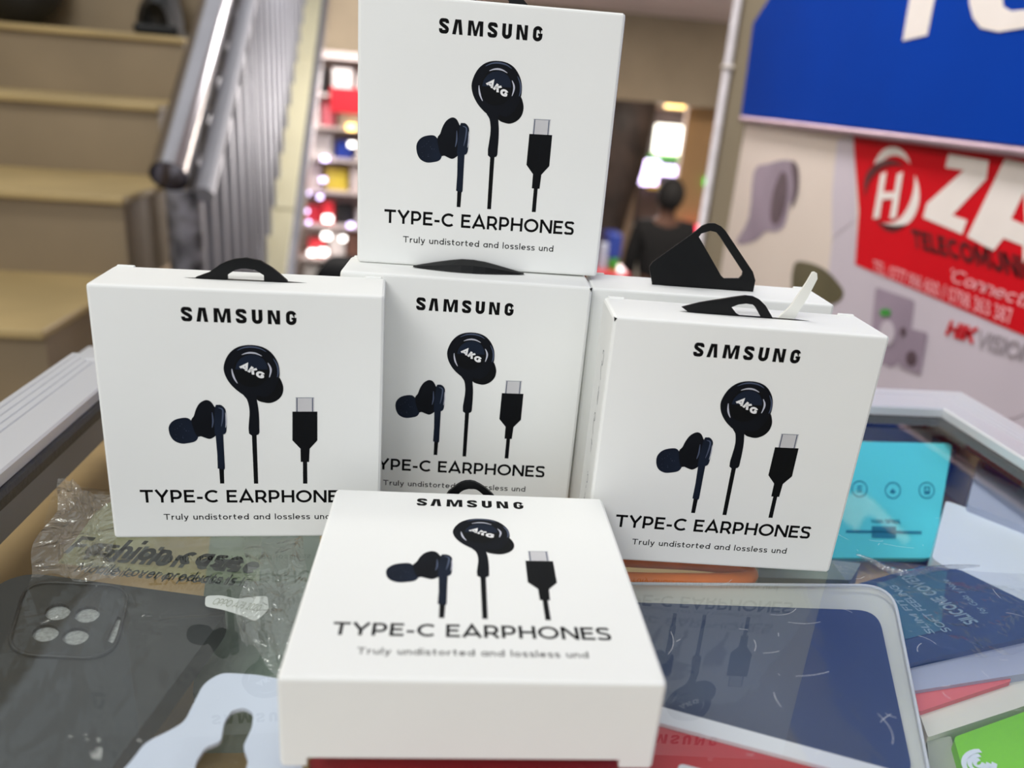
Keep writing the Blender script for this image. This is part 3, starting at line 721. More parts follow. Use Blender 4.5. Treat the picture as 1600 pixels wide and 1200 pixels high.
local(sheet('film', [(95, 752), (475, 842), (440, 1290), (-90, 1290)], ZB, M['film'], amp=.0013, seed=4, edge=.0012), bag)
local(sheet('crumpled_corner', [(98, 748), (190, 780), (175, 905), (40, 905)], ZB + .0022, M['film_c'], 22, 22, .0030, 11, edge=.002), bag)
local(sheet('crumpled_side', [(385, 838), (480, 838), (452, 1075), (372, 1000)], ZB + .0022, M['film_c'], 22, 34, .0029, 17, edge=.0015), bag)
bm = bmesh.new(); poly(bm, pz([(150, 800), (185, 775), (410, 830), (405, 908), (300, 905), (90, 880)], -.0129))
local(obj('header_panel', bm, clear('green_header_film', .06, (.9, .93, .86, 1), .12, milk=.42, milkcol=rgb(176, 190, 150), bump=.5, scale=40)), bag)
def ztext(name, s, wgt, a, b, c, z, m, parent, track=.1, slant=0.0):
    bm = bmesh.new(); px_text(bm, s, wgt, PZ(*a, z), PZ(*b, z), PZ(*c, z), track, slant)
    o = obj(name, bm, m); return local(o, parent) if parent else o
mk('soft_black', (36, 40, 38), rough=.5)
mk('faded_black', (84, 90, 88), rough=.5)
ztext('bag_lettering', 'Fashion case', .20, (99, 864), (372, 890), (110, 836), ZB + .0016, M['soft_black'], bag, .10)
ztext('bag_lettering', 'Mobile cover products ls', .14, (115, 893), (365, 914), (121, 878), ZB + .0016, M['soft_black'], bag, .12)
ztext('bag_back_lettering', 'Fashion case', .20, (128, 874), (398, 897), (139, 847), -.0127, M['faded_black'], bag, .10)
ztext('bag_back_lettering', 'Mobile cover products ls', .14, (140, 897), (385, 917), (146, 883), -.0127, M['faded_black'], bag, .12)
stk = pz([(321, 931), (345, 930), (372, 936), (396, 932), (418, 931), (420, 952), (410, 962), (398, 971), (380, 962), (348, 952), (320, 947)], ZB + .0012)
bm = prism(bmesh.new(), rround(stk, .0015, 3), (0, 0, -.0002)); local(obj('size_sticker', bm, M['sticker']), bag)
ztext('sticker_lettering', 'OPPO A73 2020', .12, (330, 944), (404, 955), (331, 933), ZB + .0013, M['olive'], bag, .08)
# white hanging card at the front left
t = root('hang_card', 'white package header with a round peg hole, lying on the bagged phone case', 'package', (350, 1160), -.0072)
out = [(160, 1235), (205, 1190), (226, 1160), (262, 1143), (288, 1128), (302, 1100), (318, 1068), (345, 1051), (400, 1054), (445, 1062), (480, 1235)]
hole = [(300, 1222), (306, 1190), (320, 1168), (345, 1158), (350, 1128), (362, 1110), (382, 1105), (396, 1114), (394, 1136), (380, 1166), (388, 1190), (378, 1222)]
P3 = rround(pz(out, -.0062), [0, .003, .004, .003, .003, .003, .003, .005, .002, .001, 0], 5); H3 = rround(pz(hole, -.0062), .0012, 4)
local(obj('card', prism(bmesh.new(), P3, (0, 0, -.0012), [H3]), M['tab_white']), t)
# packs under the left bag
t = root('phone_case_pack', 'grey-green phone case pack under the bag between two earphone boxes', 'package', (440, 950), SH)
local(slab('card', [(330, 826), (500, 830), (500, 1090), (300, 1090)], -.034, SH * -1 - .034, M['sage']), t)
t = root('phone_case_pack', 'dark navy phone case pack behind the lying earphone box', 'package', (520, 880), SH)
local(slab('card', [(506, 826), (700, 832), (700, 1000), (506, 1000)], -.026, .032, M['cover_navy']), t)

# navy case in a clear blister, right of the lying box ----------------------------------
zt = lambda py: -.0105 - .016 * max(0, (py - 915) / 300.0)
t = root('blister_pack', 'clear blister pack with cream tray and dark blue phone case, right of lying box', 'package', (1200, 1050), -.030)
def slope(name, pts, dz, th, m, r, holes=()):
    P3 = [PZ(p[0], p[1], zt(p[1]) + dz) for p in pts]; P3 = rround(P3, r, 7)
    return local(obj(name, prism(bmesh.new(), P3, (0, 0, -th), holes), m), t)
inner = [(900, 938), (1372, 954), (1428, 1215), (920, 1215)]
outer = [(880, 912), (1392, 916), (1452, 1222), (900, 1222)]
slope('tray', outer, -.0016, .010, M['cream'], [.002, .013, .006, .002])
slope('shell', [(878, 910), (1395, 914), (1456, 1224), (898, 1224)], .0012, .002, M['shell'], [.002, .014, .006, .002])
rim = rround([PZ(p[0], p[1], zt(p[1]) + .0006) for p in [(878, 911), (1394, 915), (1455, 1224), (898, 1224)]], [.002, .014, .006, .002], 8)
bm = bmesh.new(); tube(bm, rim + [rim[0]], .0006, 6); local(obj('shell_rim', bm, M['edge_white']), t)
t2 = root('phone_case', 'dark blue phone case inside the clear blister pack', 'phone case', (1200, 1000), -.0125)
P3 = rround([PZ(p[0], p[1], zt(p[1]) - .0005) for p in inner], [.002, .009, .006, .002], 7)
local(obj('case_shell', prism(bmesh.new(), P3, (0, 0, -.0010)), M['navy_case']), t2)
bm = bmesh.new(); poly(bm, []) if False else None
stroke(bm, [(PZ(x, y, 0).x, PZ(x, y, 0).y) for x, y in [(1190, 1098), (1260, 1098), (1320, 1104), (1365, 1117)]], .0012, lambda a, b: Vector((a, b, -.0088)))
bm.free()
# red pack with white lip in front
t = root('red_package', 'red flat package with a white edge, in front of the blister pack', 'package', (1100, 1190), -.024)
local(slab('card', [(480, 1186), (1010, 1118), (1370, 1216), (1330, 1330), (540, 1330)], -.0105, .012, M['red_pack'], r=.002), t)
local(slab('white_lip', [(1004, 1096), (1392, 1202), (1376, 1221), (1000, 1121)], -.0092, .0035, M['edge_white'], r=.001), t)
local(slab('white_panel', [(1060, 1192), (1150, 1216), (1150, 1300), (1050, 1300)], -.0102, .0005, M['edge_white'], r=.002), t)
# orange strap
pts = [PZ(x, y, -.012) for x, y in [(930, 872), (1000, 876), (1080, 880), (1140, 886), (1166, 891), (1173, 898), (1160, 905), (1090, 907), (1000, 906), (930, 902)]]
bm = bmesh.new(); tube(bm, [Vector(p) for p in smooth_loop([tuple(p) for p in pts], 4, False)], .0030, 10)
t = root('orange_strap', 'orange rubbery loop lying behind the blister pack under the glass', 'strap', (1060, 890), -.019)
local(obj('loop', bm, M['orange']), t)
# teal pack leaning inside, behind the right earphone box
tq = [PZ(1268, 688, -.0125), PZ(1488, 693, -.0125), PZ(1458, 872, -.050), PZ(1230, 872, -.050)]
ux = (tq[1] - tq[0]).normalized(); dn = (tq[3] - tq[0]).normalized(); nn = dn.cross(ux).normalized()
nn = nn if nn.z > 0 else -nn
t = thing('teal_package', 'teal accessory package with three round icons, leaning behind the right earphone box', 'package', tq[3])
local(obj('card', prism(bmesh.new(), rround(tq, .004, 4), -nn * .004), M['teal']), t)
def on_teal(px, py, lift=.0003):
    v = ray(px, py); k = (tq[0] + nn * lift - EYE).dot(nn) / v.dot(nn); return EYE + v * k
for n_, (cx, cy) in enumerate([(1343, 764), (1395, 766), (1448, 766)]):
    bm = bmesh.new()
    ring = [on_teal(cx + 12.5 * math.cos(a), cy + 13 * math.sin(a)) for a in [2 * math.pi * k / 20 for k in range(21)]]
    ring2 = [on_teal(cx + 11 * math.cos(a), cy + 11.5 * math.sin(a)) for a in [2 * math.pi * k / 20 for k in range(21)]]
    a_ = [bm.verts.new(p) for p in ring[:-1]]; b_ = [bm.verts.new(p) for p in ring2[:-1]]
    for k in range(20): bm.faces.new((a_[k], a_[(k + 1) % 20], b_[(k + 1) % 20], b_[k]))
    if n_ == 0:
        for yy in (-5, -1, 3): poly(bm, [on_teal(cx - 4, cy + yy), on_teal(cx + 4, cy + yy), on_teal(cx + 4, cy + yy + 1.5), on_teal(cx - 4, cy + yy + 1.5)])
    elif n_ == 1: poly(bm, [on_teal(cx - 5, cy + 3), on_teal(cx, cy - 3), on_teal(cx + 5, cy + 3), on_teal(cx, cy + 5)])
    else: poly(bm, [on_teal(cx - 4, cy - 6), on_teal(cx + 5, cy - 6), on_teal(cx + 5, cy + 6), on_teal(cx - 4, cy + 6)], [[on_teal(cx - 2, cy - 4), on_teal(cx + 3, cy - 4), on_teal(cx + 3, cy + 1), on_teal(cx - 2, cy + 1)]])
    local(obj('round_icon', bm, M['teal_dark']), t)
bm = bmesh.new(); px_text(bm, 'HANDSFREE', .2, on_teal(1363, 817), on_teal(1408, 818), on_teal(1363, 811), .1); local(obj('lettering', bm, M['teal_dark']), t)
bm = bmesh.new(); poly(bm, [on_teal(1322, 828), on_teal(1440, 830), on_teal(1440, 834), on_teal(1322, 832)]); poly(bm, [on_teal(1362, 822), on_teal(1400, 823), on_teal(1400, 841), on_teal(1362, 840)]); local(obj('small_print', bm, M['teal_dark']), t)
# other packs towards the right rail
t = root('white_package', 'glossy white package beside the right rail, right of the teal one', 'package', (1530, 850), SH)
local(slab('card', [(1478, 782), (1640, 838), (1660, 1000), (1456, 872)], -.028, .028, M['white_pack'], r=.003), t)
t = root('grey_package', 'lilac-grey package beside the right rail, behind the white one', 'package', (1560, 760), SH)
local(slab('card', [(1528, 718), (1660, 775), (1650, 842), (1512, 788)], -.024, .030, M['lilac_grey'], r=.002), t)
t = root('blue_package', 'blue package under the right rail', 'package', (1590, 720), SH)
local(slab('card', [(1546, 688), (1680, 730), (1670, 792), (1538, 722)], -.020, .036, M['blue_pack'], r=.002), t)
t = root('blue_package', 'blue phone package with two lens openings under the back corner rail', 'package', (1450, 660), SH)
local(slab('card', [(1380, 622), (1520, 632), (1494, 704), (1396, 640)], -.024, .030, M['blue_pack'], r=.002), t)
for cx, cy, r_ in ((1448, 658, 11), (1494, 668, 7)):
    local(obj('lens_opening', prism(bmesh.new(), [PZ(cx + r_ * math.cos(a), cy + r_ * .8 * math.sin(a), -.0236) for a in [k * .42 for k in range(15)]], (0, 0, -.001)), M['case_black']), t)
# silicone cover pack in its film
t = root('silicone_cover_pack', 'dark blue silicone cover pack in clear film, right of the blister pack', 'package', (1480, 970), -.040)
local(slab('card', [(1340, 912), (1440, 884), (1500, 890), (1640, 958), (1640, 988), (1405, 1040)], -.026, .009, M['cover_navy'], r=.002), t)
bm = bmesh.new(); poly(bm, pz([(1370, 912), (1440, 890), (1480, 893), (1470, 985), (1410, 1000)], -.0257)); local(obj('teal_panel', bm, M['cover_teal']), t)
for s_, a, b, c, wg in (('SILICONE COVER', (1530, 972), (1425, 898), (1519, 983), .2), ('for Galaxy Note', (1545, 958), (1480, 905), (1540, 964), .14), ('SOFT FEELING', (1488, 986), (1400, 914), (1481, 993), .18), ('SLIM FIT', (1462, 990), (1408, 935), (1455, 996), .18)):
    ztext('pack_lettering', s_, wg, a, b, c, -.0255, M['pale_text'], t, .1)
local(sheet('film', [(1300, 872), (1640, 900), (1640, 1010), (1412, 1042)], -.0235, M['film2'], 34, 24, .0012, 23, edge=.001), t)
fe = smooth_loop([tuple(PZ(x, y, -.0215)) for x, y in [(1338, 866), (1362, 876), (1388, 890), (1420, 896), (1452, 890), (1490, 886), (1530, 884)]], 5, False)
bm = bmesh.new(); tube(bm, fe, [.0004 + .0013 * math.sin(math.pi * i / (len(fe) - 1)) for i in range(len(fe))], 6); local(obj('film_fold', bm, M['film_c']), t)
t = root('clear_package', 'long clear package edge below the silicone cover pack', 'package', (1500, 1040), -.045)
local(slab('card', [(1405, 1044), (1640, 992), (1640, 1046), (1425, 1080)], -.0285, .012, M['lilac_grey'], r=.002), t)
t = root('pink_card', 'pink-red card strip between clear and cream packages at right', 'card', (1500, 1078), -.036)
local(slab('card', [(1422, 1082), (1574, 1046), (1580, 1064), (1436, 1112)], -.030, .003, M['pink'], r=.001), t)
t = root('cream_package', 'cream package edge between the pink strip and the green package', 'package', (1520, 1100), -.055)
local(slab('card', [(1436, 1114), (1582, 1066), (1640, 1046), (1640, 1090), (1450, 1152)], -.032, .02, M['cream'], r=.001), t)
t = root('green_package', 'bright green package with a pale round emblem at the front right', 'package', (1560, 1180), -.050)
local(slab('card', [(1490, 1152), (1640, 1098), (1740, 1290), (1530, 1290)], -.030, .02, M['green'], r=.002), t)
bm = bmesh.new()
for rr_, w_ in ((24, .0016), (15, .0014), (7, .0012)):
    stroke(bm, [(PZ(1530 + rr_ * math.cos(a), 1192 + rr_ * .8 * math.sin(a), -.0297).x, PZ(1530 + rr_ * math.cos(a), 1192 + rr_ * .8 * math.sin(a), -.0297).y) for a in [k * .3 for k in range(17)]], w_, lambda a, b: Vector((a, b, -.0297)))
local(obj('emblem', bm, M['white_pack']), t)
t = root('olive_package', 'grey-olive package edge between blister pack and green package', 'package', (1480, 1180), -.052)
local(slab('card', [(1448, 1156), (1486, 1150), (1522, 1290), (1462, 1290)], -.034, .018, M['olive'], r=.001), t)
t = root('pale_package', 'pale grey-blue package behind the blister pack, below the right earphone box', 'package', (1250, 900), SH)
local(slab('card', [(1185, 862), (1345, 880), (1330, 906), (1185, 902)], -.030, .026, M['sage'], r=.001), t)

# ---------------------------------------------------------------- right wall: poster and fascia sign
XW = .55
mk('poster', (226, 212, 202), rough=.35, var=.04, scale=2.5)
mk('poster_lilac', (206, 196, 208), rough=.35, var=.05, scale=4)
mk('cam_lilac', (156, 140, 158), rough=.4, var=.1, scale=10)
mk('cam_dark', (92, 74, 84), rough=.4, var=.1)
mk('dome', (98, 92, 66), rough=.35, var=.2, scale=10)
mk('banner', (208, 18, 32), rough=.6, var=.05, scale=5, spec=.12)
mk('sign_white', (240, 232, 228), rough=.35, var=.02)
mk('dark_red', (84, 10, 20), rough=.4)
mk('sign_blue', (0, 58, 162), rough=.65, var=.05, scale=4, spec=.1)
mk('pinkish', (240, 176, 184), rough=.4)
mk('grey_letter', (160, 150, 158), rough=.4)
mk('led_green', (60, 150, 60), rough=.4)
wl = lambda px, py, k=0: PX(px, py, XW - .0006 - k * .0006)
def wpoly(name, pts, m, parent, k=0, r=0.0, sm=0):
    P3 = [wl(x, y, k) for x, y in pts]
    if sm: P3 = smooth_loop([tuple(p) for p in P3], sm)
    if r: P3 = rround(P3, r, 5)
    bm = bmesh.new(); poly(bm, P3); return local(obj(name, bm, m), parent)
def wtext(name, s_, wg, a, b, c, m, parent, k=2, track=.1, slant=0.0):
    bm = bmesh.new(); A_, B_, C_ = wl(*a, k), wl(*b, k), wl(*c, k)
    ux = B_ - A_; wd = ux.length; up = C_ - A_; hg = up.length
    ux.normalize(); upn = up.normalized()
    text(bm, s_, wg, lambda x, y: A_ + ux * x + upn * y, wd, track, hg, slant)
    return local(obj(name, bm, m), parent)
poster = thing('wall_poster', 'large printed poster with security cameras and a red banner on the right wall', 'poster', (XW, .9, -.2))
z_of = lambda y: 0
bm = bmesh.new(); poly(bm, [(XW - .0004, 1.44, -.55), (XW - .0004, 1.44, .19), (XW - .0004, .2, .17), (XW - .0004, .2, -.55)]); local(obj('poster_sheet', bm, M['poster']), poster)
wpoly('pale_panel', [(1318, 215), (1335, 215), (1340, 415), (1700, 560), (1700, 760), (1280, 640), (1290, 470)], M['poster_lilac'], poster, 0, 0, 0)
wpoly('camera_picture', [(1150, 380), (1170, 340), (1178, 268), (1200, 256), (1232, 250), (1246, 268), (1244, 305), (1234, 318), (1226, 352), (1212, 362), (1196, 362), (1180, 376)], M['cam_lilac'], poster, 1, 0, 3)
wpoly('camera_picture', [(1213, 285), (1222, 268), (1230, 280), (1228, 318), (1216, 350), (1204, 344), (1206, 310)], M['cam_dark'], poster, 2, 0, 3)
wpoly('camera_picture', [(1236, 252), (1247, 262), (1247, 300), (1236, 326), (1240, 290)], M['cam_dark'], poster, 2, 0, 3)
wpoly('camera_picture', [(1240, 414), (1262, 410), (1290, 422), (1312, 445), (1318, 460), (1306, 474), (1280, 476), (1240, 470)], M['dome'], poster, 1, 0, 3)
wpoly('lilac_block', [(1308, 218), (1334, 214), (1334, 345), (1300, 372), (1300, 300)], M['poster_lilac'], poster, 1)
wpoly('camera_picture', [(1368, 448), (1430, 470), (1418, 560), (1392, 575), (1358, 556)], M['cam_lilac'], poster, 1, .006)
wpoly('camera_picture', [(1416, 512), (1450, 520), (1438, 586), (1404, 572)], M['cam_lilac'], poster, 2, .005)
for cx, cy, rx, ry, m_ in ((1383, 488, 9, 6, 'led_green'), (1424, 560, 9, 12, 'cam_dark'), (1411, 518, 5, 7, 'cam_dark'), (1386, 520, 12, 20, 'poster_lilac')):
    wpoly('camera_lens', [(cx + rx * math.cos(a), cy + ry * math.sin(a)) for a in [k * .45 for k in range(14)]], M[m_], poster, 3)
wpoly('camera_picture', [(1490, 600), (1530, 578), (1580, 590), (1620, 640), (1500, 660)], M['poster_lilac'], poster, 1, 0, 3)
wpoly('red_banner', [(1333, 212), (1760, 256), (1760, 592), (1336, 413), (1342, 330)], M['banner'], poster, 1)
# emblem: two white crescents round a dark sweep and three strokes
def crescent(cx, cy, rx, ry, a0, a1, w0, n=14):
    A_ = []; B_ = []
    for i in range(n + 1):
        a = math.radians(a0 + (a1 - a0) * i / n); ww = w0 * math.sin(math.pi * (i + .2) / (n + .4))
        A_.append((cx + (rx + ww / 2) * math.cos(a), cy - (ry + ww / 2) * math.sin(a))); B_.append((cx + (rx - ww / 2) * math.cos(a), cy - (ry - ww / 2) * math.sin(a)))
    return A_ + B_[::-1]
wpoly('emblem', crescent(1396, 292, 34, 56, 40, 160, 14), M['sign_white'], poster, 2)
wpoly('emblem', crescent(1394, 294, 38, 58, 20, -110, 16), M['sign_white'], poster, 2)
wpoly('emblem', crescent(1392, 298, 40, 44, 60, 190, 12), M['dark_red'], poster, 3)
wpoly('emblem', crescent(1396, 305, 40, 52, -60, -130, 10), M['dark_red'], poster, 2)
for x0 in (1368, 1394): wpoly('emblem', [(x0 + 8, 272), (x0 + 17, 268), (x0 + 6, 340), (x0 - 4, 342)], M['sign_white'], poster, 3)
wpoly('emblem', [(1376, 300), (1404, 300), (1402, 310), (1374, 312)], M['sign_white'], poster, 3)
wpoly('shop_letter', [(1482, 240), (1545, 251), (1541, 280), (1488, 336), (1511, 344), (1503, 366), (1442, 340), (1448, 318), (1506, 266), (1477, 262)], M['sign_white'], poster, 2)
bm = bmesh.new()
poly(bm, [wl(x, y, 2) for x, y in [(1511, 370), (1570, 248), (1640, 262), (1648, 428), (1598, 410), (1598, 384), (1568, 372), (1552, 392)]], [[wl(x, y, 2) for x, y in [(1580, 342), (1600, 300), (1602, 352)]]])
local(obj('shop_letter', bm, M['sign_white']), poster)
wtext('shop_lettering', 'TELECOMUNICATION', .24, (1427, 386), (1760, 482), (1423, 357), M['dark_red'], poster, 2, .07)
wtext('slogan', "'Connecting", .13, (1478, 437), (1640, 494), (1481, 417), M['pinkish'], poster, 2, .06, .3)
wtext('phone_number', 'TEL: 0777 996 600 / 0798 363 387', .15, (1364, 425), (1580, 508), (1365, 406), M['pinkish'], poster, 2, .10)
wtext('maker_lettering', 'HIK', .24, (1476, 523), (1520, 537), (1483, 500), M['banner'], poster, 2, .06, .1)
wtext('maker_lettering', 'VISION', .18, (1524, 539), (1612, 570), (1529, 514), M['grey_letter'], poster, 2, .08, .1)
sign = thing('fascia_sign', 'deep blue shop fascia board with white letters above the poster', 'sign', (XW, .7, .17))
bm = prism(bmesh.new(), [(XW - .012, 1.44, .168), (XW - .012, 1.456, .322), (XW - .012, 1.40, .356), (XW - .012, .95, .66), (XW - .012, -.3, .66), (XW - .012, -.3, .142)], (.011, 0, 0)); local(obj('board', bm, M['sign_blue']), sign)
sl = lambda px, py: PX(px, py, XW - .0130)
bm = bmesh.new(); poly(bm, [sl(1410, 64), sl(1449, 55), sl(1464, -20), sl(1480, -75), sl(1450, -75), sl(1424, -20)]); local(obj('letter', bm, M['sign_white']), sign)
bm = bmesh.new(); P3 = [sl(x, y) for x, y in [(1516, -40), (1514, 5), (1520, 28), (1532, 44), (1560, 50), (1610, 42), (1660, 34), (1660, 8), (1610, 14), (1580, 17), (1568, 10), (1566, -10), (1570, -40)]]
poly(bm, P3); local(obj('letter', bm, M['sign_white']), sign)
bm = bmesh.new(); tube(bm, [(XW - .010, 1.44, .162), (XW - .010, -.3, .136)], .005, 8); local(obj('lower_trim', bm, mat('mauve_metal', rgb(176, 150, 160), .35, .5)), sign)
bm = bmesh.new(); tube(bm, [(XW - .012, 1.552, -1.0), (XW - .012, 1.552, 1.49)], .0085, 10)
t = thing('conduit', 'thin pale vertical pipe running down the wall corner beside the poster', 'pipe', (XW - .012, 1.552, -1.0)); local(obj('pipe', bm, mat('pale_pipe', rgb(206, 200, 206), .4)), t)
bm = bmesh.new(); box(bm, XW - .022, XW - .002, 1.541, 1.563, .250, .257, .002, 1); local(obj('clip', bm, M['sign_white']), t)

# ---------------------------------------------------------------- staircase at left
mk('tread', (176, 154, 108), rough=.45, var=.1, scale=5)
mk('riser', (140, 124, 100), rough=.5, var=.12, scale=3)
mk('curb', (220, 212, 178), rough=.3, var=.05, scale=3)
M['steel'] = mat('polished_steel', rgb(190, 186, 190), .22, 1.0, var=.05, scale=6)
M['steel_grey'] = mat('satin_grey_steel', rgb(152, 152, 160), .42, .25, var=.06, scale=8)
M['post'] = mat('mottled_chrome', rgb(16, 20, 22), .4, .1, col2=rgb(205, 206, 220), scale=22, detail=4)  # coarse noise mottle, near black to pale lilac-grey
stairs = thing('staircase', 'tan tiled staircase with steel railing rising at left behind the counter', 'staircase', (-1.0, 1.2, -1.0))
Y0, G_, R_, Z0 = 1.6, .363, .163, -.0715
for k in range(-5, 7):
    xe = -.623 - (.042 * k if k > 0 else 0)
    y = Y0 + G_ * k; z = Z0 + R_ * k
    st = local(obj('step', BX(-2.29, xe, y, y + G_ + .03, z - R_ - .02, z - .016), M['riser']), stairs)
    tr = obj('tread', BX(-2.29, xe + .008, y - .018, y + G_ + .02, z - .016, z, .004, 2), M['tread']); tr.parent = st
D_ = Vector((-.0457, .82, .5706)); D_ /= D_.length
p0 = PY(264, 276, 1.65)
bm = bmesh.new(); tube(bm, [p0, p0 + D_ * 3.2], .038, 20, cap=False); tube(bm, [p0 + D_ * .002, p0 + D_ * 3.2], .034, 20, cap=False)
poly(bm, [p0 + D_ * .06 + (D_.cross(Vector((1, 0, 0))).normalized() * math.cos(a) + D_.cross(D_.cross(Vector((1, 0, 0)))).normalized() * math.sin(a)) * .036 for a in [k * .3307 for k in range(19)]])
local(obj('handrail', bm, M['steel']), stairs)
a = p0 + Vector((.060, .02, -.035)); bm = bmesh.new(); tube(bm, [a, a + D_ * 3.2], .021, 14); local(obj('lower_rail', bm, M['steel_grey']), stairs)
bm = bmesh.new(); c = p0 + Vector((.014, .03, -.03)); tube(bm, [c, (c.x, c.y, -1.0)], .033, 16); local(obj('newel_post', bm, M['post']), stairs)
rail_at = lambda y: p0 + D_ * ((y - p0.y) / D_.y)
n_b = 30
cz = PY(400, 414, 2.577)
for k in range(n_b):
    y = 1.76 + k * .118; r = rail_at(y); zc = cz.z + (y - 2.577) * D_.z / D_.y
    bm = BX(r.x + .010, r.x + .036, y - .014, y + .014, max(zc - .03, -1.0), r.z - .03, .003, 1)
    local(obj('baluster', bm, M['steel_grey']), stairs)
e0 = Vector((cz.x + .010, cz.y, cz.z)); 
def along(p, y): return p + D_ * ((y - p.y) / D_.y)
seg = [1.3, 2.05, 2.8, 3.55, 4.3, 5.05, 5.8]
wdt = .088
for a_, b_ in zip(seg, seg[1:]):
    A_, B_ = along(e0, a_ + .004), along(e0, b_ - .004); bm = bmesh.new()
    prism(bm, [A_, A_ + Vector((wdt, 0, 0)), B_ + Vector((wdt, 0, 0)), B_], (0, 0, -.22)); local(obj('curb_tile', bm, M['curb']), stairs)
A_, B_ = along(e0 + Vector((wdt, 0, -.012)), 1.3), along(e0 + Vector((wdt, 0, -.012)), 5.8)
local(obj('curb_trim', prism(bmesh.new(), [A_, A_ + Vector((.028, 0, 0)), B_ + Vector((.028, 0, 0)), B_], (0, 0, -.10)), M['steel']), stairs)
# things standing on the upper steps
mk('black_leather', (14, 13, 13), rough=.5, var=.2, scale=30)
mk('black_cloth', (12, 12, 14), rough=.9, var=.2, scale=20)
def shoe(px, py, k, label, rz=0.0, sc=1.0):
    z = Z0 + R_ * k; c = PY(px, py, Y0 + G_ * k + .12)
    t = thing('shoe', label, 'shoe', (c.x, Y0 + G_ * k + .15, z), (0, 0, rz))
    bm = bmesh.new(); box(bm, -.045 * sc, .045 * sc, -.13 * sc, .14 * sc, .0, .022 * sc, .010, 2); obj('sole', bm, M['hanger'], t)
    bm = bmesh.new(); rows = []
    for y, w_, h_ in ((-.125, .026, .045), (-.10, .040, .062), (-.04, .043, .080), (.03, .040, .105), (.08, .038, .125), (.12, .030, .125), (.135, .022, .115)):
        rows.append([bm.verts.new((math.cos(a) * w_ * sc, y * sc, .02 * sc + max(0, math.sin(a)) * h_ * sc)) for a in [math.pi * i / 10 for i in range(11)]])
    for a, b in zip(rows, rows[1:]):
        for i in range(10): bm.faces.new((a[i], a[i + 1], b[i + 1], b[i]))
    bm.faces.new(rows[0]); bm.faces.new(rows[-1][::-1]); obj('upper', bm, M['black_leather'], t, smooth=True)
    return t
shoe(248, 30, 2, 'black shoe on an upper stair tread next to the handrail', .2, 1.25)

c = PY(28, 15, Y0 + 2 * G_ + .27)
t = thing('bag', 'rounded black bag on an upper stair tread at the left edge of the photo', 'bag', (c.x, Y0 + 2 * G_ + .27, Z0 + 2 * R_), (0, 0, 0))
bm = bmesh.new(); bmesh.ops.create_uvsphere(bm, u_segments=24, v_segments=16, radius=1)
for v in bm.verts: v.co = Vector((v.co.x * .13, v.co.y * .08, .13 + .128 * v.co.z))
obj('body', bm, M['black_leather'], t, smooth=True)
bm = bmesh.new(); tube(bm, [(.07 * math.cos(a_), 0, .235 + .09 * math.sin(a_)) for a_ in [math.pi * k / 12 for k in range(13)]], .008, 8); obj('strap', bm, M['hanger'], t)

# ---------------------------------------------------------------- shop and corridor beyond
def glow(n, c, s): M[n] = emit(n, rgb(*c), s)
glow('lamp_white', (255, 252, 246), 5.0); glow('lamp_lilac', (222, 206, 255), 4.5); glow('lamp_red', (255, 60, 90), 3.0); glow('lamp_warm', (255, 214, 130), 4.0); glow('lamp_green', (80, 240, 90), 1.6)
glow('sign_light', (250, 250, 236), 3.0)
mk('shelf_white', (214, 200, 196), rough=.5, var=.05)
mk('prod_white', (226, 222, 220), rough=.4, var=.05); mk('prod_red', (200, 40, 52), rough=.4); mk('prod_orange', (232, 106, 48), rough=.4); mk('prod_pink', (226, 120, 132), rough=.4)
mk('prod_black', (26, 24, 26), rough=.4); mk('prod_blue', (36, 60, 150), rough=.4); mk('prod_cyan', (120, 196, 206), rough=.4); mk('prod_brown', (120, 84, 70), rough=.5); mk('prod_yellow', (214, 190, 70), rough=.4); mk('prod_green', (64, 160, 52), rough=.4)
YS = 5.6
sh = thing('shop_shelf', 'bright shop shelf unit full of boxed goods beyond the stair railing', 'shelf', (-.75, YS, -1.85))
a, b = PY(452, 430, YS), PY(575, 110, YS)
X0_, X1_ = -1.22, -.30
local(obj('back_panel', BX(X0_, X1_, YS + .36, YS + .40, -1.85, .40), M['shelf_white']), sh)
local(obj('upright', BX(X0_ - .03, X0_ - .005, YS + .33, YS + .36, -1.85, .40), M['shelf_white']), sh)
local(obj('upright', BX(X1_ + .005, X1_ + .03, YS + .33, YS + .36, -1.85, .40), M['shelf_white']), sh)
levels = [-1.25, -1.00, -.76, -.52, -.30, -.09, .12, .36]
for z in levels: local(obj('shelf_board', BX(X0_, X1_, YS - .01, YS + .36, z - .02, z), M['shelf_white']), sh)
rn = random.Random(21)
names = ['prod_white', 'prod_white', 'prod_white', 'shelf_white', 'prod_white', 'prod_pink', 'prod_pink', 'prod_red', 'prod_orange', 'prod_black', 'prod_blue', 'prod_cyan', 'prod_brown', 'prod_white', 'prod_yellow']
base = None
for li, z in enumerate(levels[:-1]):
    x = X0_ + .03; k = 0
    while x < X1_ - .12:
        wb = rn.uniform(.07, .15); hb = rn.uniform(.10, min(.18, levels[li + 1] - z - .03)); m_ = rn.choice(names)
        if x < -1.0: x += wb + .02; continue
        o = obj('product_box', BX(-wb / 2, wb / 2, 0, .12, 0, hb, .004, 1), M[m_]); o.location = (x + wb / 2, YS + rn.uniform(.02, .10), z)
        tag(o, 'small blurred product box on the bright shop shelf beyond the railing', 'box', 'product boxes on the far shop shelf')
        x += wb + rn.uniform(.01, .04)
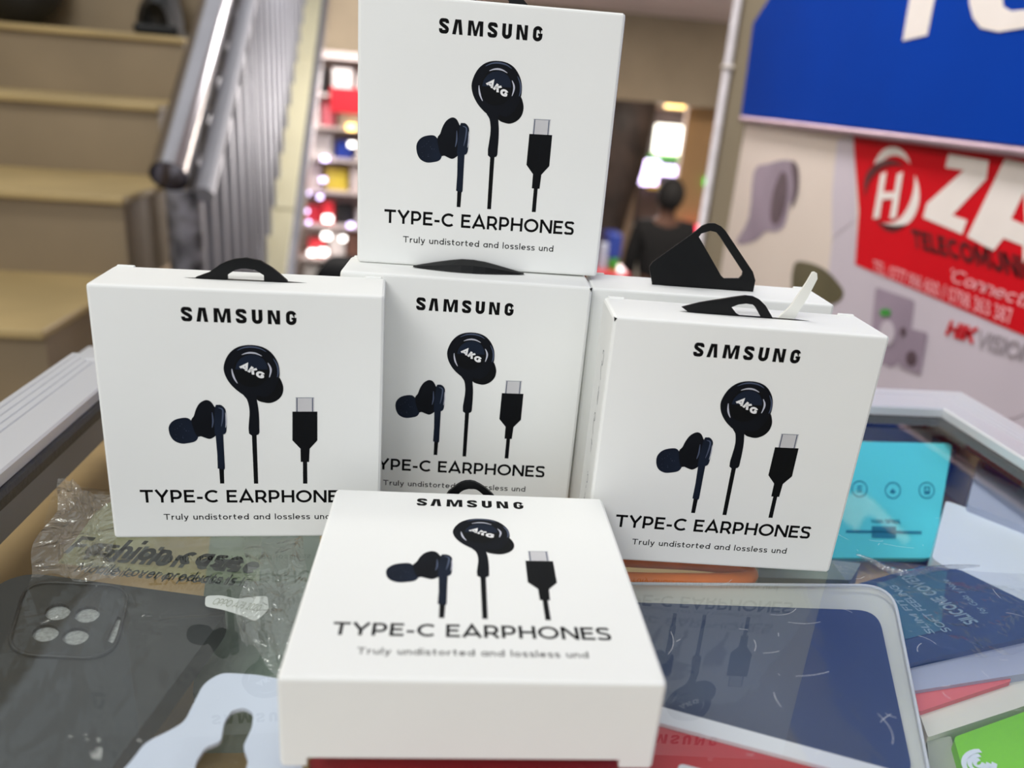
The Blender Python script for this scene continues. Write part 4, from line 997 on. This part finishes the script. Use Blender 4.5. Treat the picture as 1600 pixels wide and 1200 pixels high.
for px, py, m_, r_ in ((508, 248, 'lamp_lilac', .022), (505, 281, 'lamp_lilac', .02), (480, 302, 'lamp_lilac', .016), (500, 308, 'lamp_lilac', .016), (478, 330, 'lamp_lilac', .016), (482, 347, 'lamp_lilac', .012), (512, 342, 'lamp_white', .03), (510, 369, 'lamp_white', .028), (536, 373, 'lamp_white', .02), (488, 395, 'lamp_white', .026), (505, 394, 'lamp_white', .03), (549, 199, 'lamp_warm', .03), (550, 226, 'lamp_white', .022), (459, 358, 'lamp_white', .016), (457, 375, 'lamp_white', .016), (548, 352, 'lamp_lilac', .02)):
    c = PY(px, py, YS - .04)
    o = obj('shelf_lamp', BX(-r_, r_, -.02, .02, -r_ * .7, r_ * .7, .004, 1), M[m_]); o.location = c
    tag(o, 'small glowing light among the goods of the far shop', 'lamp', 'small lights of the far shop')
c = PY(540, 160, YS - .06); o = obj('red_sign', BX(-.10, .14, -.02, .02, -.07, .09, .004, 1), M['prod_red']); o.location = c; tag(o, 'dark red sign board at the top of the far shop shelf', 'sign')
# black suitcase-like bag seen between the stacked box and the left box
c = PY(548, 392, 2.2)
t = thing('suitcase', 'black suitcase standing behind the stacked earphone boxes', 'suitcase', (c.x + .05, 2.2, -1.0))
obj('shell', BX(-.16, .20, 0, .22, .03, .68, .05, 4), M['black_cloth'], t); obj('handle', tube(bmesh.new(), [(.05, .1, .66), (.05, .1, .73), (.15, .1, .73), (.15, .1, .66)], .010, 8), M['hanger'], t)
# corridor: pillar, lit shops, person
YC = 5.7
mk('dark_brown', (52, 40, 34), rough=.7, var=.5, scale=6)
a, b = PY(930, 300, YC), PY(992, 170, YC)
t = thing('pillar', 'dark brown rough pillar in the corridor right of the stacked boxes', 'pillar', ((a.x + b.x) / 2, YC, -1.85))
bm = bmesh.new(); rn = random.Random(9); n = 16; rows = []
for i, (z, r_) in enumerate([(0, .20), (.4, .20), (.8, .16), (1.1, .13), (1.35, .16), (1.6, .21), (1.85, .24), (2.08, .25)]):
    rows.append([bm.verts.new((math.cos(2 * math.pi * k / n) * (r_ + rn.uniform(-.02, .02)), math.sin(2 * math.pi * k / n) * (r_ + rn.uniform(-.02, .02)), z)) for k in range(n)])
for p_, q_ in zip(rows, rows[1:]):
    for k in range(n): bm.faces.new((p_[k], p_[(k + 1) % n], q_[(k + 1) % n], q_[k]))
bm.faces.new(rows[-1]); obj('trunk', bm, M['dark_brown'], t, smooth=True)
def slabpx(name, x0, y0, x1, y1, Y_, dep, m, label, cat, group=None, bev=.01):
    a, b = PY(x0, (y0 + y1) / 2, Y_), PY(x1, (y0 + y1) / 2, Y_); zt_, zb_ = PY((x0 + x1) / 2, y0, Y_).z, PY((x0 + x1) / 2, y1, Y_).z
    o = obj(name, BX(-(b.x - a.x) / 2, (b.x - a.x) / 2, 0, dep, 0, zt_ - zb_, bev, 1), m); o.location = ((a.x + b.x) / 2, Y_, zb_); tag(o, label, cat, group); return o
Yb = 8.6
slabpx('kiosk', 1000, 172, 1090, 440, Yb, .2, mk('shop_dark', (66, 58, 58), rough=.6, var=.3, scale=3), 'dim shop front at the end of the corridor', 'shop')
slabpx('lightbox', 1024, 196, 1082, 242, Yb - .12, .08, M['sign_light'], 'bright white lit sign box above the far shop', 'sign')
slabpx('lightbox', 1027, 212, 1076, 232, Yb - .2, .05, M['lamp_white'], 'brightest lamp bar in front of the white sign box', 'lamp')
slabpx('green_fascia', 1014, 243, 1076, 252, Yb - .12, .08, M['prod_green'], 'narrow green strip below the white sign box', 'sign')
slabpx('window_light', 1003, 250, 1030, 290, Yb - .15, .06, M['lamp_lilac'], 'tall lilac-white light left in the far shop', 'lamp')
slabpx('window_light', 1032, 260, 1074, 275, Yb - .15, .06, M['lamp_lilac'], 'low lilac-white light right in the far shop', 'lamp')
slabpx('blue_board', 1048, 277, 1064, 290, Yb - .15, .06, M['prod_blue'], 'small blue panel below the lilac light', 'panel')
slabpx('yellow_board', 1012, 288, 1032, 296, Yb - .15, .06, M['prod_yellow'], 'small yellow panel below the lilac light', 'panel')
slabpx('indicator', 1101, 278, 1114, 291, 6.28, .03, M['lamp_green'], 'small round green light on the amber wall', 'lamp')
c = PY(1055, 163, 6.1); o = obj('downlight', BX(-.07, .07, -.04, .04, -.022, 0, .006, 1), M['lamp_warm']); o.location = (c.x, 6.1, .23); tag(o, 'small lamp fixed under the corridor beam', 'lamp')
slabpx('banner_stand', 936, 380, 950, 432, 5.0, .05, M['lilac_grey'], 'pale panel at the foot of the dark pillar', 'panel')
slabpx('goods_box', 950, 366, 972, 404, 5.0, .2, M['prod_blue'], 'blue box beside the dark pillar', 'box')
slabpx('goods_box', 953, 404, 966, 430, 5.0, .2, M['prod_green'], 'green box under the blue one beside the dark pillar', 'box')
slabpx('counter_edge', 925, 426, 985, 445, 4.9, .3, M['prod_red'], 'red counter edge below the blue and green boxes', 'counter')
slabpx('cream_board', 985, 350, 1002, 440, 6.0, .05, M['cream'], 'cream strip between the pillar and the person in black', 'panel')
slabpx('lamp_red', 1076, 352, 1092, 372, 6.2, .03, M['lamp_red'], 'small pink-red light beside the person in black', 'lamp')
# person in black seen from behind at the end of the corridor
def skin(name, joints, edges, mats_, parent, sub=2):
    me = bpy.data.meshes.new(name); me.from_pydata([j[0] for j in joints], edges, []); o = bpy.data.objects.new(name, me); C.objects.link(o)
    o.modifiers.new('skin', 'SKIN'); s_ = o.modifiers.new('sub', 'SUBSURF'); s_.levels = s_.render_levels = sub
    lay = me.skin_vertices[0] if me.skin_vertices else None
    if lay is None:
        bm = bmesh.new(); bm.from_mesh(me); bm.verts.layers.skin.verify(); bm.to_mesh(me); bm.free(); lay = me.skin_vertices[0]
    for i, j in enumerate(joints):
        rx, ry = (j[1], j[1]) if not isinstance(j[1], tuple) else j[1]; lay.data[i].radius = (rx, ry); lay.data[i].use_root = (i == 0)
    me.materials.append(mats_); o.parent = parent; return o
hd = PY(1044, 318, 5.4)
base = Vector((hd.x, 5.4, -1.85)); k_ = (hd.z + 1.85) / 1.56
t = thing('person', 'person in black clothes standing with back turned in the corridor', 'person', base)
mk('skin', (96, 66, 52), rough=.6); mk('hair', (18, 16, 16), rough=.8)
J = [((0, 0, .92), (.15, .11)), ((0, 0, 1.15), (.14, .10)), ((0, 0, 1.34), (.17, .10)), ((0, 0, 1.44), .06), ((0, -.01, 1.52), .07), ((0, -.01, 1.62), (.08, .09)), ((0, -.01, 1.68), .06),
     ((-.19, 0, 1.37), .06), ((-.24, .02, 1.10), .045), ((-.22, .10, .88), .036), ((-.21, .14, .80), .035), ((.19, 0, 1.37), .06), ((.24, .02, 1.10), .045), ((.22, .10, .88), .036), ((.21, .14, .80), .035),
     ((-.09, 0, .84), .09), ((-.10, .02, .48), .065), ((-.10, 0, .08), .042), ((-.10, .12, .04), .038), ((.09, 0, .84), .09), ((.10, .02, .48), .065), ((.10, 0, .08), .042), ((.10, .12, .04), .038)]
J = [((x * k_, y * k_, z * k_), (tuple(q * k_ for q in r) if isinstance(r, tuple) else r * k_)) for (x, y, z), r in J]
E_ = [(0, 1), (1, 2), (2, 3), (3, 4), (4, 5), (5, 6), (2, 7), (7, 8), (8, 9), (9, 10), (2, 11), (11, 12), (12, 13), (13, 14), (0, 15), (15, 16), (16, 17), (17, 18), (0, 19), (19, 20), (20, 21), (21, 22)]
skin('body', J, E_, M['skin'], t)
gr = lambda js, f: [((x, y, z), tuple(q * f for q in r) if isinstance(r, tuple) else r * f) for (x, y, z), r in js]
JK = gr([J[0], J[1], J[2], J[3], J[7], J[8], J[9], J[11], J[12], J[13]], 1.38)
skin('jacket', JK, [(0, 1), (1, 2), (2, 3), (2, 4), (4, 5), (5, 6), (2, 7), (7, 8), (8, 9)], M['black_cloth'], t)
TR_ = gr([J[0], J[15], J[16], J[17], J[19], J[20], J[21]], 1.28)
skin('trousers', TR_, [(0, 1), (1, 2), (2, 3), (0, 4), (4, 5), (5, 6)], M['black_cloth'], t)
bm = bmesh.new(); bmesh.ops.create_uvsphere(bm, u_segments=20, v_segments=14, radius=.115 * k_)
for v in bm.verts: v.co = Vector((v.co.x * .92, v.co.y * 1.05 - .035 * k_, v.co.z * 1.12 + 1.635 * k_))
obj('hair', bm, M['hair'], t, smooth=True)
